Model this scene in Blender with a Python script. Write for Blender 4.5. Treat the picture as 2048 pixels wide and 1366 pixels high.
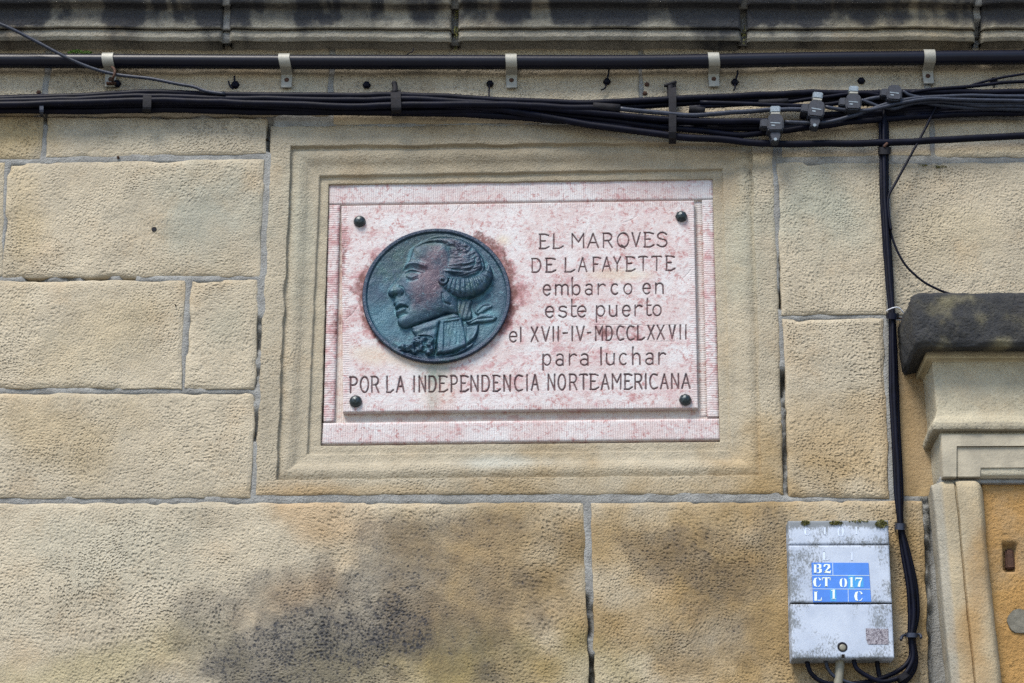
import bpy, bmesh, math, random
import numpy as np
from mathutils import Vector

for o in list(bpy.data.objects):
    bpy.data.objects.remove(o, do_unlink=True)
scene = bpy.context.scene
COL = scene.collection

# ------------------------------------------------------------------ camera
F_PX = 4000.0
PITCH = math.radians(24.0)
DIST = 4.0
Z0 = 3.2
CAM = np.array([0.0, -DIST * math.cos(PITCH), Z0 - DIST * math.sin(PITCH)])
cam_data = bpy.data.cameras.new('camera')
cam = bpy.data.objects.new('camera', cam_data)
COL.objects.link(cam)
cam.location = CAM
cam.rotation_euler = (math.radians(90) + PITCH, 0, 0)
cam_data.sensor_width = 36.0
cam_data.lens = 36.0 * F_PX / 2048.0
cam_data.clip_start = 0.05
cam_data.clip_end = 500
scene.camera = cam

# ------------------------------------------------------------------ world, sun, exposure
SUN_ELEV = math.radians(56)
SUN_AZ = math.radians(-30)          # measured from straight in front of the wall towards the left
world = bpy.data.worlds.new('World')
scene.world = world
world.use_nodes = True
wn = world.node_tree
wn.nodes.clear()
wo = wn.nodes.new('ShaderNodeOutputWorld')
wb = wn.nodes.new('ShaderNodeBackground')
ws = wn.nodes.new('ShaderNodeTexSky')
ws.sky_type = 'NISHITA'
ws.sun_disc = False
ws.sun_elevation = SUN_ELEV
ws.air_density = 1.0
ws.dust_density = 0.7
wb.inputs['Strength'].default_value = 0.10
wn.links.new(ws.outputs[0], wb.inputs['Color'])
wn.links.new(wb.outputs[0], wo.inputs['Surface'])
# direction from which the sun shines (towards the sun)
to_sun = Vector((math.sin(SUN_AZ) * math.cos(SUN_ELEV), -math.cos(SUN_AZ) * math.cos(SUN_ELEV), math.sin(SUN_ELEV)))
ws.sun_rotation = math.atan2(to_sun.x, to_sun.y)
sd = bpy.data.lights.new('sun', 'SUN')
sd.energy = 2.35
sd.angle = math.radians(24)
sd.color = (1.0, 0.95, 0.87)
sun = bpy.data.objects.new('sun', sd)
COL.objects.link(sun)
sun.location = (-3, -5, 8)
sun.rotation_euler = (-to_sun).to_track_quat('-Z', 'Y').to_euler()

scene.view_settings.view_transform = 'Standard'
scene.view_settings.look = 'None'
scene.view_settings.gamma = 1.0
scene.view_settings.use_curve_mapping = False
scene.view_settings.exposure = 1.34
scene.render.engine = 'CYCLES'
scene.cycles.use_denoising = False

# ------------------------------------------------------------------ geometry of the view
SP, CP = math.sin(PITCH), math.cos(PITCH)


def XZ(px, py, h=0.0):
    """place on the plane standing h metres in front of the wall that a photo pixel shows"""
    px = np.asarray(px, float); py = np.asarray(py, float)
    a = (px - 1024.0) / F_PX
    b = (683.0 - py) / F_PX
    dx = a
    dy = CP - b * SP
    dz = SP + b * CP
    t = (-h - CAM[1]) / dy
    return CAM[0] + dx * t, CAM[2] + dz * t


def P(px, py, h=0.0):
    x, z = XZ(px, py, h)
    return Vector((float(x), -h, float(z)))


def PX(x, z, h=0.0):
    dy = -h - CAM[1]
    dz = z - CAM[2]
    d = dy * CP + dz * SP
    u = -dy * SP + dz * CP
    return 1024.0 + F_PX * x / d, 683.0 - F_PX * u / d


def MPP(px, py, h=0.0):
    """metres per photo pixel there"""
    v = P(px, py, h)
    d = (v.y - CAM[1]) * CP + (v.z - CAM[2]) * SP
    return d / F_PX


# ------------------------------------------------------------------ noise
def _hash(ix, iy, seed):
    h = (ix.astype(np.int64) * 374761393 + iy.astype(np.int64) * 668265263 + int(seed) * 1274126177) & 0xffffffff
    h = ((h ^ (h >> 13)) * 1274126177) & 0xffffffff
    h = (h ^ (h >> 16)) & 0xffffffff
    return h / 4294967295.0


def vnoise(x, y, seed=0):
    x = np.asarray(x, float); y = np.asarray(y, float)
    ix = np.floor(x); iy = np.floor(y)
    fx = x - ix; fy = y - iy
    fx = fx * fx * fx * (fx * (fx * 6 - 15) + 10); fy = fy * fy * fy * (fy * (fy * 6 - 15) + 10)
    a = _hash(ix, iy, seed); b = _hash(ix + 1, iy, seed)
    c = _hash(ix, iy + 1, seed); d = _hash(ix + 1, iy + 1, seed)
    return (a * (1 - fx) + b * fx) * (1 - fy) + (c * (1 - fx) + d * fx) * fy


def fbm(x, y, size, seed=0, oct=4):
    """-1..1, feature size in the units of x"""
    s = 0; amp = 1.0; tot = 0; f = 1.0 / size
    for i in range(oct):
        s = s + amp * (vnoise(x * f + i * 17.3, y * f - i * 9.1, seed + i * 13) * 2 - 1)
        tot += amp; amp *= 0.5; f *= 2.03
    return s / tot * 1.5


def sst(a, b, x):
    t = np.clip((x - a) / (b - a), 0, 1)
    return t * t * (3 - 2 * t)


def seg_dist(px, py, a, b):
    ax, ay = a; bx, by = b
    dx, dy = bx - ax, by - ay
    L2 = dx * dx + dy * dy + 1e-9
    t = np.clip(((px - ax) * dx + (py - ay) * dy) / L2, 0, 1)
    return np.hypot(px - (ax + t * dx), py - (ay + t * dy)), t


def sdp(x, y, poly):
    poly = np.asarray(poly, float)
    dmin = np.full(x.shape, 1e9); ins = np.zeros(x.shape, bool)
    for a, b in zip(poly, np.roll(poly, -1, 0)):
        dd, _ = seg_dist(x, y, a, b)
        dmin = np.minimum(dmin, dd)
        cnd = ((a[1] > y) != (b[1] > y)) & (x < (b[0] - a[0]) * (y - a[1]) / (b[1] - a[1] + 1e-12) + a[0])
        ins ^= cnd
    return np.where(ins, dmin, -dmin)


def lin(c):
    c = np.asarray(c, float) / 255.0
    return np.where(c <= 0.04045, c / 12.92, ((c + 0.055) / 1.055) ** 2.4)


ALB = 0.62      # how a colour read off the photograph turns into a base colour


def alb(r, g, b, k=1.0):
    c = lin((r, g, b)) * ALB * k
    return (float(c[0]), float(c[1]), float(c[2]))


# ------------------------------------------------------------------ object helpers
def link(o, parent=None):
    COL.objects.link(o)
    if parent is not None:
        o.parent = parent
    return o


def thing(name, label, cat, group=None, loc=(0, 0, 0)):
    o = bpy.data.objects.new(name, None)
    o.empty_display_size = 0.05
    COL.objects.link(o)
    o['label'] = label; o['category'] = cat
    if group: o['group'] = group
    return o


def tag(o, label, cat, group=None):
    o['label'] = label; o['category'] = cat
    if group: o['group'] = group
    return o


def mesh_obj(name, verts, faces, mat, parent=None, smooth=True, attrs=None):
    me = bpy.data.meshes.new(name)
    verts = np.asarray(verts, np.float32).reshape(-1, 3)
    if isinstance(faces, np.ndarray):
        n = len(faces); k = faces.shape[1]
        me.vertices.add(len(verts)); me.vertices.foreach_set('co', verts.ravel())
        me.loops.add(n * k); me.loops.foreach_set('vertex_index', faces.astype(np.int32).ravel())
        me.polygons.add(n)
        me.polygons.foreach_set('loop_start', np.arange(0, n * k, k, dtype=np.int32))
        me.polygons.foreach_set('loop_total', np.full(n, k, dtype=np.int32))
        me.update(calc_edges=True)
    else:
        me.from_pydata([tuple(map(float, v)) for v in verts], [], faces)
    if attrs:
        for k, v in attrs.items():
            v = np.asarray(v, np.float32)
            if v.ndim == 2:
                a = me.attributes.new(k, 'FLOAT_COLOR', 'POINT')
                c = np.ones((len(verts), 4), np.float32); c[:, :3] = v
                a.data.foreach_set('color', c.ravel())
            else:
                a = me.attributes.new(k, 'FLOAT', 'POINT')
                a.data.foreach_set('value', v.ravel())
    me.polygons.foreach_set('use_smooth', np.full(len(me.polygons), smooth))
    me.materials.append(mat)
    me.validate()
    return link(bpy.data.objects.new(name, me), parent)


def grid_faces(n, m, closed=False):
    i, j = np.meshgrid(np.arange(n - 1), np.arange(m if closed else m - 1), indexing='ij')
    j2 = (j + 1) % m
    return np.stack([i * m + j, (i + 1) * m + j, (i + 1) * m + j2, i * m + j2], -1).reshape(-1, 4)


def flip(f):
    return f[:, ::-1].copy()


def grid_obj(name, X, Z, H, mat, parent=None, attrs=None, closed=False, mask=None, smooth=True):
    n, m = X.shape
    v = np.stack([X, -H, Z], -1).reshape(-1, 3)
    f = grid_faces(n, m, closed)
    if mask is not None:
        f = f[mask.ravel()[f].all(1)]
    a = v[f[:, 1]] - v[f[:, 0]]; b = v[f[:, 3]] - v[f[:, 0]]
    if np.median(np.cross(a, b)[:, 1]) > 0: f = flip(f)
    at = {k: (q.reshape(-1, 3) if q.ndim == 3 else q.ravel()) for k, q in (attrs or {}).items()}
    return mesh_obj(name, v, f, mat, parent, smooth, at)


def catmull(pts, sub=6, closed=False):
    pts = [np.asarray(p, float) for p in pts]
    n = len(pts); out = []
    rng = range(n) if closed else range(n - 1)
    for i in rng:
        p1, p2 = pts[i], pts[(i + 1) % n]
        p0 = pts[(i - 1) % n] if closed or i > 0 else 2 * p1 - p2
        p3 = pts[(i + 2) % n] if closed or i + 2 < n else 2 * p2 - p1
        for k in range(sub):
            t = k / sub
            out.append(0.5 * ((2 * p1) + (-p0 + p2) * t + (2 * p0 - 5 * p1 + 4 * p2 - p3) * t * t + (-p0 + 3 * p1 - 3 * p2 + p3) * t ** 3))
    if not closed: out.append(pts[-1])
    return np.array(out)


def tube_data(pts, r, sides=10, sub=6):
    path = catmull([tuple(p) for p in pts], sub)
    if np.isscalar(r) and 0.003 < r < 0.0085 and len(pts) > 5:   # cables are never quite straight
        k_ = path[:, 0] + path[:, 2] * 1.3
        path[:, 2] += 0.0011 * fbm(k_, k_ * 0, 0.055, int(abs(path[0, 2]) * 7919) % 97, 2)
        path[:, 0] += 0.0006 * fbm(k_, k_ * 0, 0.07, int(abs(path[0, 2]) * 5919) % 89, 2)
    n = len(path)
    rr = np.full(n, r) if np.isscalar(r) else np.interp(np.linspace(0, 1, n), np.linspace(0, 1, len(r)), r)
    T = np.gradient(path, axis=0)
    T /= np.linalg.norm(T, axis=1)[:, None] + 1e-12
    ref = np.array([0, -1, 0.0])
    N = np.cross(T, ref); bad = np.linalg.norm(N, axis=1) < 0.05
    N[bad] = np.cross(T[bad], np.array([0, 0, 1.0]))
    N /= np.linalg.norm(N, axis=1)[:, None]
    B = np.cross(T, N)
    a = np.linspace(0, 2 * np.pi, sides, endpoint=False)
    V = path[:, None, :] + rr[:, None, None] * (np.cos(a)[None, :, None] * N[:, None, :] + np.sin(a)[None, :, None] * B[:, None, :])
    verts = V.reshape(-1, 3)
    faces = [tuple(q) for q in grid_faces(n, sides, True)]
    faces.append(tuple(range(sides))); faces.append(tuple(range((n - 1) * sides, n * sides))[::-1])
    return verts, faces


def tube(name, pts, r, mat, parent=None, sides=10, sub=6):
    v, f = tube_data(pts, r, sides, sub)
    return mesh_obj(name, v, f, mat, parent)


def bm_obj(name, bm, mat, parent=None, smooth=False, bevel=0, seg=2):
    if bevel:
        bmesh.ops.bevel(bm, geom=list(bm.edges), offset=bevel, segments=seg, affect='EDGES', clamp_overlap=True)
    bmesh.ops.recalc_face_normals(bm, faces=bm.faces)
    me = bpy.data.meshes.new(name)
    bm.to_mesh(me); bm.free()
    me.polygons.foreach_set('use_smooth', np.full(len(me.polygons), smooth))
    me.materials.append(mat)
    return link(bpy.data.objects.new(name, me), parent)


def prism(bm, poly, h0, h1):
    """poly: world (x,z) outline, from h0 to h1 in front of the wall"""
    a = [bm.verts.new((x, -h0, z)) for x, z in poly]
    b = [bm.verts.new((x, -h1, z)) for x, z in poly]
    n = len(poly)
    bm.faces.new(a); bm.faces.new(b[::-1])
    for i in range(n):
        bm.faces.new((a[i], b[i], b[(i + 1) % n], a[(i + 1) % n]))
    return bm


def slab_px(name, quad, hf, hb, mat, parent=None, bevel=0.0, smooth=False, seg=2):
    poly = [tuple(map(float, XZ(px, py, hf))) for px, py in quad]
    bm = bmesh.new(); prism(bm, poly, hb, hf)
    return bm_obj(name, bm, mat, parent, smooth, bevel, seg)


def dome(name, px, py, hb, r, depth, mat, parent=None, facets=8, power=1.0, rings=7, smooth=False):
    c = P(px, py, hb + depth * 0.5)
    vs = []; fs = []
    prof = [(r * 0.96, 0), (r, depth * 0.12)] + [(r * math.cos(t), depth * (0.12 + 0.88 * math.sin(t) ** power)) for t in np.linspace(0.12, math.pi / 2 - 0.12, rings)]
    for rr, hh in prof:
        for k in range(facets):
            a = 2 * math.pi * k / facets
            vs.append((c.x + rr * math.cos(a), -(hb + hh), c.z + rr * math.sin(a)))
    n = len(prof)
    for i in range(n - 1):
        for k in range(facets):
            fs.append((i * facets + k, i * facets + (k + 1) % facets, (i + 1) * facets + (k + 1) % facets, (i + 1) * facets + k))
    vs.append((c.x, -(hb + depth), c.z)); t = len(vs) - 1
    for k in range(facets):
        fs.append(((n - 1) * facets + k, (n - 1) * facets + (k + 1) % facets, t))
    return mesh_obj(name, vs, fs, mat, parent, smooth)


def disc_cyl(name, px, py, hb, hf, r, mat, parent=None, n=20, bevel=0.0, wob=0.0):
    c = P(px, py, hf)
    rnd = random.Random(int(px))
    poly = []
    for k in range(n):
        rr = r * (1 + wob * (rnd.random() - 0.5))
        poly.append((c.x + rr * math.cos(2 * math.pi * k / n), c.z + rr * math.sin(2 * math.pi * k / n)))
    bm = bmesh.new(); prism(bm, poly, hb, hf)
    return bm_obj(name, bm, mat, parent, False, bevel, 2)


# ------------------------------------------------------------------ materials
class NT:
    def __init__(self, name):
        self.m = bpy.data.materials.new(name); self.m.use_nodes = True
        self.t = self.m.node_tree
        self.b = self.t.nodes['Principled BSDF']
        self.co = self.n('ShaderNodeTexCoord').outputs['Object']

    def n(self, kind, **kw):
        nd = self.t.nodes.new(kind)
        for k, v in kw.items():
            if k in nd.inputs: self.set(nd, k, v)
            else: setattr(nd, k, v)
        return nd

    def set(self, nd, k, v):
        if hasattr(v, 'links') or isinstance(v, bpy.types.NodeSocket): self.t.links.new(v, nd.inputs[k])
        else: nd.inputs[k].default_value = v

    def attr(self, name, out='Fac'):
        a = self.n('ShaderNodeAttribute'); a.attribute_name = name
        return a.outputs[out]

    def noise(self, scale, detail=3, rough=0.55, vec=None, dist=0.0, out='Fac'):
        nd = self.n('ShaderNodeTexNoise')
        nd.inputs['Scale'].default_value = scale; nd.inputs['Detail'].default_value = detail
        nd.inputs['Roughness'].default_value = rough; nd.inputs['Distortion'].default_value = dist
        self.t.links.new(vec or self.co, nd.inputs['Vector'])
        return nd.outputs[out]

    def math(self, op, a, b=None, c=None, clamp=False):
        nd = self.n('ShaderNodeMath'); nd.operation = op; nd.use_clamp = clamp
        for i, v in enumerate((a, b, c)):
            if v is not None: self.set(nd, i, v)
        return nd.outputs[0]

    def ramp(self, v, lo, hi, a=0.0, b=1.0):
        nd = self.n('ShaderNodeMapRange'); nd.interpolation_type = 'SMOOTHSTEP'
        self.set(nd, 'Value', v); self.set(nd, 'From Min', lo); self.set(nd, 'From Max', hi)
        self.set(nd, 'To Min', a); self.set(nd, 'To Max', b)
        return nd.outputs[0]

    def mix(self, f, a, b, mode='MIX'):
        nd = self.n('ShaderNodeMix'); nd.data_type = 'RGBA'; nd.blend_type = mode
        nd.clamp_result = False
        for s, v in ((0, f), (6, a), (7, b)):
            if isinstance(v, bpy.types.NodeSocket): self.t.links.new(v, nd.inputs[s])
            elif isinstance(v, tuple): nd.inputs[s].default_value = (*v, 1.0) if len(v) == 3 else v
            else: nd.inputs[s].default_value = v
        return nd.outputs[2]

    def bump(self, h, dist, strength=1.0, normal=None):
        nd = self.n('ShaderNodeBump'); nd.inputs['Distance'].default_value = dist
        nd.inputs['Strength'].default_value = strength
        self.t.links.new(h, nd.inputs['Height'])
        if normal is not None: self.t.links.new(normal, nd.inputs['Normal'])
        return nd.outputs[0]

    def out(self, color=None, rough=None, normal=None, metallic=None, spec=None):
        for k, v in (('Base Color', color), ('Roughness', rough), ('Normal', normal), ('Metallic', metallic), ('Specular IOR Level', spec)):
            if v is None: continue
            if isinstance(v, bpy.types.NodeSocket): self.t.links.new(v, self.b.inputs[k])
            elif isinstance(v, tuple): self.b.inputs[k].default_value = (*v, 1.0)
            else: self.b.inputs[k].default_value = v
        return self.m


def pit_field(q, scale, warp, rnd):
    """rows of small tooled hollows; 0 in a hollow, 1 between"""
    wn_ = q.n('ShaderNodeTexNoise'); wn_.inputs['Scale'].default_value = 5.0; wn_.inputs['Detail'].default_value = 2
    q.t.links.new(q.co, wn_.inputs['Vector'])
    vm = q.n('ShaderNodeVectorMath'); vm.operation = 'MULTIPLY_ADD'
    q.t.links.new(wn_.outputs['Color'], vm.inputs[0]); vm.inputs[1].default_value = (warp, warp, warp)
    q.t.links.new(q.co, vm.inputs[2])
    vo = q.n('ShaderNodeTexVoronoi'); vo.feature = 'SMOOTH_F1'; vo.inputs['Scale'].default_value = scale
    vo.inputs['Smoothness'].default_value = 0.35; vo.inputs['Randomness'].default_value = rnd
    q.t.links.new(vm.outputs[0], vo.inputs['Vector'])
    return vo.outputs['Distance'], vm.outputs[0]


def make_stone(name, pit=1.0, scale=158.0, soot_col=(0.028, 0.031, 0.040), grain=1.0, sp=0.30, film=0.62):
    q = NT(name)
    col = q.attr('Col', 'Color'); soot = q.attr('soot'); pitw = q.attr('pit')
    d, wv = pit_field(q, scale, 0.06, 0.75)
    d2, _ = pit_field(q, scale * 0.78, 0.08, 0.8)
    sel = q.ramp(q.noise(7.5, 3, 0.6), 0.44, 0.58)
    p1 = q.ramp(d, 0.12, 0.52); p2 = q.ramp(d2, 0.10, 0.54)
    pits = q.math('ADD', q.math('MULTIPLY', p1, q.math('SUBTRACT', 1.0, sel)), q.math('MULTIPLY', p2, sel))
    # short chisel strokes whose direction drifts over the block
    mp = q.n('ShaderNodeMapping'); mp.inputs['Rotation'].default_value = (0, 0.55, 0); mp.inputs['Scale'].default_value = (260, 260, 75)
    q.t.links.new(wv, mp.inputs[0])
    mp2 = q.n('ShaderNodeMapping'); mp2.inputs['Rotation'].default_value = (0, -0.9, 0); mp2.inputs['Scale'].default_value = (75, 260, 240)
    q.t.links.new(wv, mp2.inputs[0])
    st1 = q.noise(1.0, 3, 0.6, vec=mp.outputs[0], dist=0.6); st2 = q.noise(1.0, 3, 0.6, vec=mp2.outputs[0], dist=0.6)
    ssel = q.ramp(q.noise(4.5, 2, 0.5), 0.45, 0.55)
    strokes = q.math('ADD', q.math('MULTIPLY', st1, ssel), q.math('MULTIPLY', st2, q.math('SUBTRACT', 1.0, ssel)))
    amt = q.ramp(q.noise(3.6, 3, 0.6), 0.3, 0.7, 0.35, 1.15)
    big = q.noise(38, 4, 0.65)
    fine = q.noise(420, 3, 0.75)
    med = q.noise(13, 5, 0.65)
    lum = q.math('ADD', q.math('MULTIPLY', fine, 0.46), q.math('MULTIPLY', med, 0.50))
    lum = q.math('ADD', lum, q.math('ADD', q.math('MULTIPLY', big, 0.30), 0.37))
    dirt = q.math('MULTIPLY', q.math('MULTIPLY', q.math('SUBTRACT', 1.0, pits), pitw), 0.13)
    lum = q.math('SUBTRACT', lum, dirt)
    sc = q.n('ShaderNodeVectorMath'); sc.operation = 'SCALE'
    q.t.links.new(col, sc.inputs[0]); q.t.links.new(lum, sc.inputs['Scale'])
    c = q.mix(q.ramp(q.noise(8, 5, 0.65), 0.5, 0.72, 0, 0.22), sc.outputs[0], alb(196, 160, 112))
    c = q.mix(q.ramp(q.noise(5.5, 5, 0.65), 0.52, 0.72, 0, 0.26), c, alb(172, 170, 156))
    c = q.mix(q.ramp(q.noise(21, 4, 0.7), 0.60, 0.78, 0, 0.22), c, alb(172, 140, 100))
    c = q.mix(q.ramp(q.noise(520, 2, 0.6), 0.66, 0.78, 0, 0.35), c, alb(92, 82, 66))
    n1 = q.math('MULTIPLY', q.math('SUBTRACT', q.noise(170, 5, 0.8), 0.5), 2.0)
    n2 = q.math('MULTIPLY', q.math('SUBTRACT', q.noise(30, 5, 0.7), 0.5), 1.0)
    s = q.math('ADD', soot, q.math('MULTIPLY', q.math('SUBTRACT', 0.60, pits), sp))
    s = q.math('ADD', q.math('ADD', s, n1), n2)
    sf = q.math('MULTIPLY', q.ramp(s, 0.36, 0.98), q.ramp(soot, 0.02, 0.25))
    fl = q.math('MULTIPLY', q.ramp(q.math('ADD', soot, q.math('MULTIPLY', n2, 0.7)), 0.06, 0.85), film)
    sf = q.math('MAXIMUM', q.math('MULTIPLY', sf, 0.92), fl)
    c = q.mix(sf, c, soot_col)
    h = q.math('MULTIPLY', q.math('MULTIPLY', pits, q.math('MULTIPLY', pitw, amt)), 1.5 * pit)
    h = q.math('ADD', h, q.math('MULTIPLY', q.math('MULTIPLY', strokes, pitw), 1.3 * pit))
    h = q.math('ADD', h, q.math('MULTIPLY', q.noise(230, 4, 0.72), 1.5))
    h = q.math('ADD', h, q.math('MULTIPLY', big, 1.8))
    nrm = q.bump(h, 0.0026 * grain)
    return q.out(c, 0.92, nrm, 0.0, 0.2)


M = {}
M['stone'] = make_stone('tooled_sandstone')
M['smooth'] = make_stone('dressed_sandstone', 0.5, 150.0, grain=0.6)
M['cornice'] = make_stone('weathered_cornice_stone', 0.5, 120.0, (0.018, 0.021, 0.030), grain=1.2, sp=0.12, film=0.88)

M['ochre'] = make_stone('ochre_sandstone', 0.7, 105.0, grain=1.3)

q = NT('grey_mortar')
n1 = q.noise(260, 3, 0.7); n2 = q.noise(25, 4, 0.6)
c = q.mix(q.ramp(n2, 0.3, 0.7), alb(150, 149, 145), alb(178, 178, 174))
c = q.mix(q.ramp(n1, 0.55, 0.8, 0, 0.6), c, alb(112, 108, 104))
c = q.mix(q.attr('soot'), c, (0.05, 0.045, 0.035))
M['mortar'] = q.out(c, 0.92, q.bump(q.math('ADD', q.math('MULTIPLY', n1, 1.6), q.math('MULTIPLY', n2, 1.8)), 0.003), 0, 0.2)


def make_marble(name):
    q = NT(name)
    rx = q.attr('ribx'); rz = q.attr('ribz'); rust = q.attr('rust'); groove = q.attr('groove'); green = q.attr('green'); pale = q.attr('pale')
    sep = q.n('ShaderNodeSeparateXYZ'); q.t.links.new(q.co, sep.inputs[0])
    w1 = q.noise(11, 5, 0.62, dist=0.6); w2 = q.noise(55, 4, 0.65, dist=0.8); w3 = q.noise(300, 2, 0.6)
    mpn = q.n('ShaderNodeMapping'); mpn.inputs['Scale'].default_value = (8, 8, 26); mpn.inputs['Rotation'].default_value = (0, 0.25, 0)
    q.t.links.new(q.co, mpn.inputs[0])
    w4 = q.noise(1.0, 5, 0.65, vec=mpn.outputs[0], dist=1.2)
    white = alb(230, 226, 226, 0.98); pink = alb(224, 208, 206, 0.95); rose = alb(196, 142, 146); red = alb(160, 90, 88)
    c = q.mix(q.ramp(w1, 0.38, 0.60), white, pink)
    c = q.mix(q.ramp(w4, 0.46, 0.66, 0, 0.75), c, pink)
    r = q.math('ADD', q.math('MULTIPLY', w2, 0.6), q.math('MULTIPLY', w4, 0.5))
    r = q.math('ADD', r, q.math('MULTIPLY', rust, 0.22))
    c = q.mix(q.ramp(r, 0.56, 0.74, 0, 0.80), c, rose)
    c = q.mix(q.ramp(r, 0.72, 0.86, 0, 0.6), c, red)
    c = q.mix(q.math('MULTIPLY', q.ramp(w3, 0.5, 0.75), 0.18), c, alb(176, 120, 122))
    m1 = q.noise(130, 4, 0.75, dist=0.5); m2 = q.noise(34, 5, 0.75, dist=0.8)
    c = q.mix(q.math('MULTIPLY', q.ramp(m1, 0.48, 0.62), q.ramp(m2, 0.42, 0.60, 0.12, 1.0)), c, alb(186, 134, 132))
    c = q.mix(q.ramp(q.noise(75, 5, 0.75), 0.52, 0.66, 0, 0.75), c, alb(232, 230, 230, 0.95))
    c = q.mix(pale, c, alb(222, 205, 176))
    rf = q.math('ADD', rust, q.math('MULTIPLY', q.math('SUBTRACT', q.noise(85, 5, 0.8), 0.5), 2.6))
    c = q.mix(q.math('MULTIPLY', q.ramp(rf, 0.40, 1.15), 0.9), c, alb(112, 62, 54))
    c = q.mix(q.math('MULTIPLY', green, q.ramp(q.noise(60, 4, 0.7), 0.25, 0.6, 0.3, 1)), c, alb(128, 148, 134))
    c = q.mix(groove, c, q.mix(q.ramp(q.noise(45, 3, 0.6), 0.3, 0.7), alb(74, 48, 54), alb(112, 72, 74)))
    ribx = q.math('SINE', q.math('MULTIPLY', q.math('ADD', sep.outputs[0], q.math('MULTIPLY', w2, 0.0012)), 2 * math.pi / 0.0046))
    ribz = q.math('SINE', q.math('MULTIPLY', q.math('ADD', sep.outputs[2], q.math('MULTIPLY', w2, 0.0012)), 2 * math.pi / 0.0050))
    rr = q.math('ADD', q.math('MULTIPLY', ribx, rx), q.math('MULTIPLY', ribz, rz))
    h = q.math('ADD', q.math('MULTIPLY', rr, 0.22), q.math('MULTIPLY', q.noise(230, 4, 0.7), 1.1))
    h = q.math('ADD', h, q.math('MULTIPLY', w2, 0.6))
    trough_tint = q.math('MULTIPLY', q.math('MAXIMUM', q.math('MULTIPLY', rr, -1.0), 0.0), 0.14)  # rib troughs tinted darker than the crests
    c = q.mix(trough_tint, c, alb(150, 105, 100))
    return q.out(c, 0.62, q.bump(h, 0.0011), 0, 0.35)


M['marble'] = make_marble('pink_marble')

q = NT('bronze_patina')
c = q.attr('Col', 'Color')
n1 = q.noise(120, 4, 0.7); n2 = q.noise(30, 4, 0.65)
c = q.mix(q.ramp(q.noise(14, 5, 0.75, dist=0.6), 0.52, 0.70, 0, 0.65), c, alb(44, 92, 88, 0.8))
c = q.mix(q.ramp(n1, 0.55, 0.75, 0, 0.6), c, alb(92, 146, 160))
c = q.mix(q.ramp(q.noise(260, 3, 0.7), 0.62, 0.74, 0, 0.6), c, alb(20, 34, 52, 0.6))
c = q.mix(q.ramp(n2, 0.52, 0.75, 0, 0.45), c, alb(40, 62, 92))
M['bronze'] = q.out(c, q.ramp(n2, 0.3, 0.7, 0.36, 0.55), q.bump(q.math('ADD', n1, q.noise(420, 3, 0.7)), 0.0011), 0.35, 0.6)


def simple(name, col, rough=0.5, metallic=0.0, spec=0.5, var=0.15, scale=80, bump=0.0004, col2=None, lo=0.55, hi=0.75, amt=0.5):
    q = NT(name)
    n = q.noise(scale, 4, 0.65)
    d = tuple(min(1, v * (1 + var)) for v in col); e = tuple(v * (1 - var) for v in col)
    c = q.mix(q.ramp(n, 0.3, 0.7), e, d)
    if col2 is not None:
        c = q.mix(q.ramp(q.noise(scale * 1.7, 5, 0.7), lo, hi, 0, amt), c, col2)
    return q.out(c, rough, q.bump(q.noise(scale * 4, 3, 0.6), bump), metallic, spec)


M['rubber'] = simple('black_cable_sheath', (0.0022, 0.0028, 0.0085), 0.5, 0, 0.10, 0.3, 40, 0.0003, (0.012, 0.014, 0.02), 0.58, 0.8, 0.35)
M['rubber2'] = simple('grey_black_cable_sheath', (0.016, 0.021, 0.036), 0.48, 0, 0.3, 0.25, 60)
M['pipe'] = simple('black_plastic_pipe', (0.0022, 0.0030, 0.0090), 0.36, 0, 0.22, 0.2, 12, 0.0002, (0.015, 0.015, 0.018), 0.66, 0.82, 0.4)
M['strap'] = simple('painted_steel_strap', alb(186, 184, 172, 0.8), 0.5, 0.1, 0.4, 0.1, 60, 0.0004, alb(120, 95, 70), 0.6, 0.8, 0.5)
M['rust'] = simple('rusty_iron', (0.06, 0.03, 0.02), 0.85, 0.1, 0.3, 0.4, 200, 0.001, (0.13, 0.055, 0.025))
M['dark_iron'] = simple('blackened_iron', (0.007, 0.007, 0.010), 0.75, 0.0, 0.2, 0.4, 150, 0.0008, (0.03, 0.016, 0.012), 0.55, 0.75, 0.6)
M['darkhole'] = simple('dark_hollow', (0.012, 0.010, 0.008), 0.95, 0, 0.1)
M['stud'] = simple('dark_bronze_stud', (0.012, 0.022, 0.026), 0.33, 0.3, 0.6, 0.3, 200, 0.0003)
M['conn'] = simple('dusty_black_plastic', (0.020, 0.023, 0.032), 0.55, 0, 0.3, 0.25, 150, 0.0004, (0.06, 0.065, 0.08), 0.6, 0.78, 0.5)
M['zinc'] = simple('dull_zinc', (0.16, 0.19, 0.21), 0.45, 0.5, 0.5, 0.2, 200, 0.0004)
M['graypvc'] = simple('grey_pvc', alb(140, 136, 120), 0.5, 0, 0.4)
M['white'] = simple('white_tie', (0.55, 0.56, 0.60), 0.5, 0, 0.4)
M['blue'] = simple('blue_enamel', alb(74, 132, 222, 1.15), 0.38, 0, 0.5, 0.08, 20)
M['blue2'] = simple('light_blue_sticker', alb(66, 160, 224, 1.1), 0.4, 0, 0.5, 0.05, 20)
M['letter'] = simple('pale_lettering', alb(236, 250, 240, 1.15), 0.5, 0, 0.4, 0.03)
M['ghost'] = simple('faded_white_paint', alb(214, 226, 246, 1.12), 0.5, 0, 0.4, 0.05)
M['beadm'] = simple('white_lime_mortar', alb(214, 214, 204), 0.9, 0, 0.2, 0.1, 120, 0.001)
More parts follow.
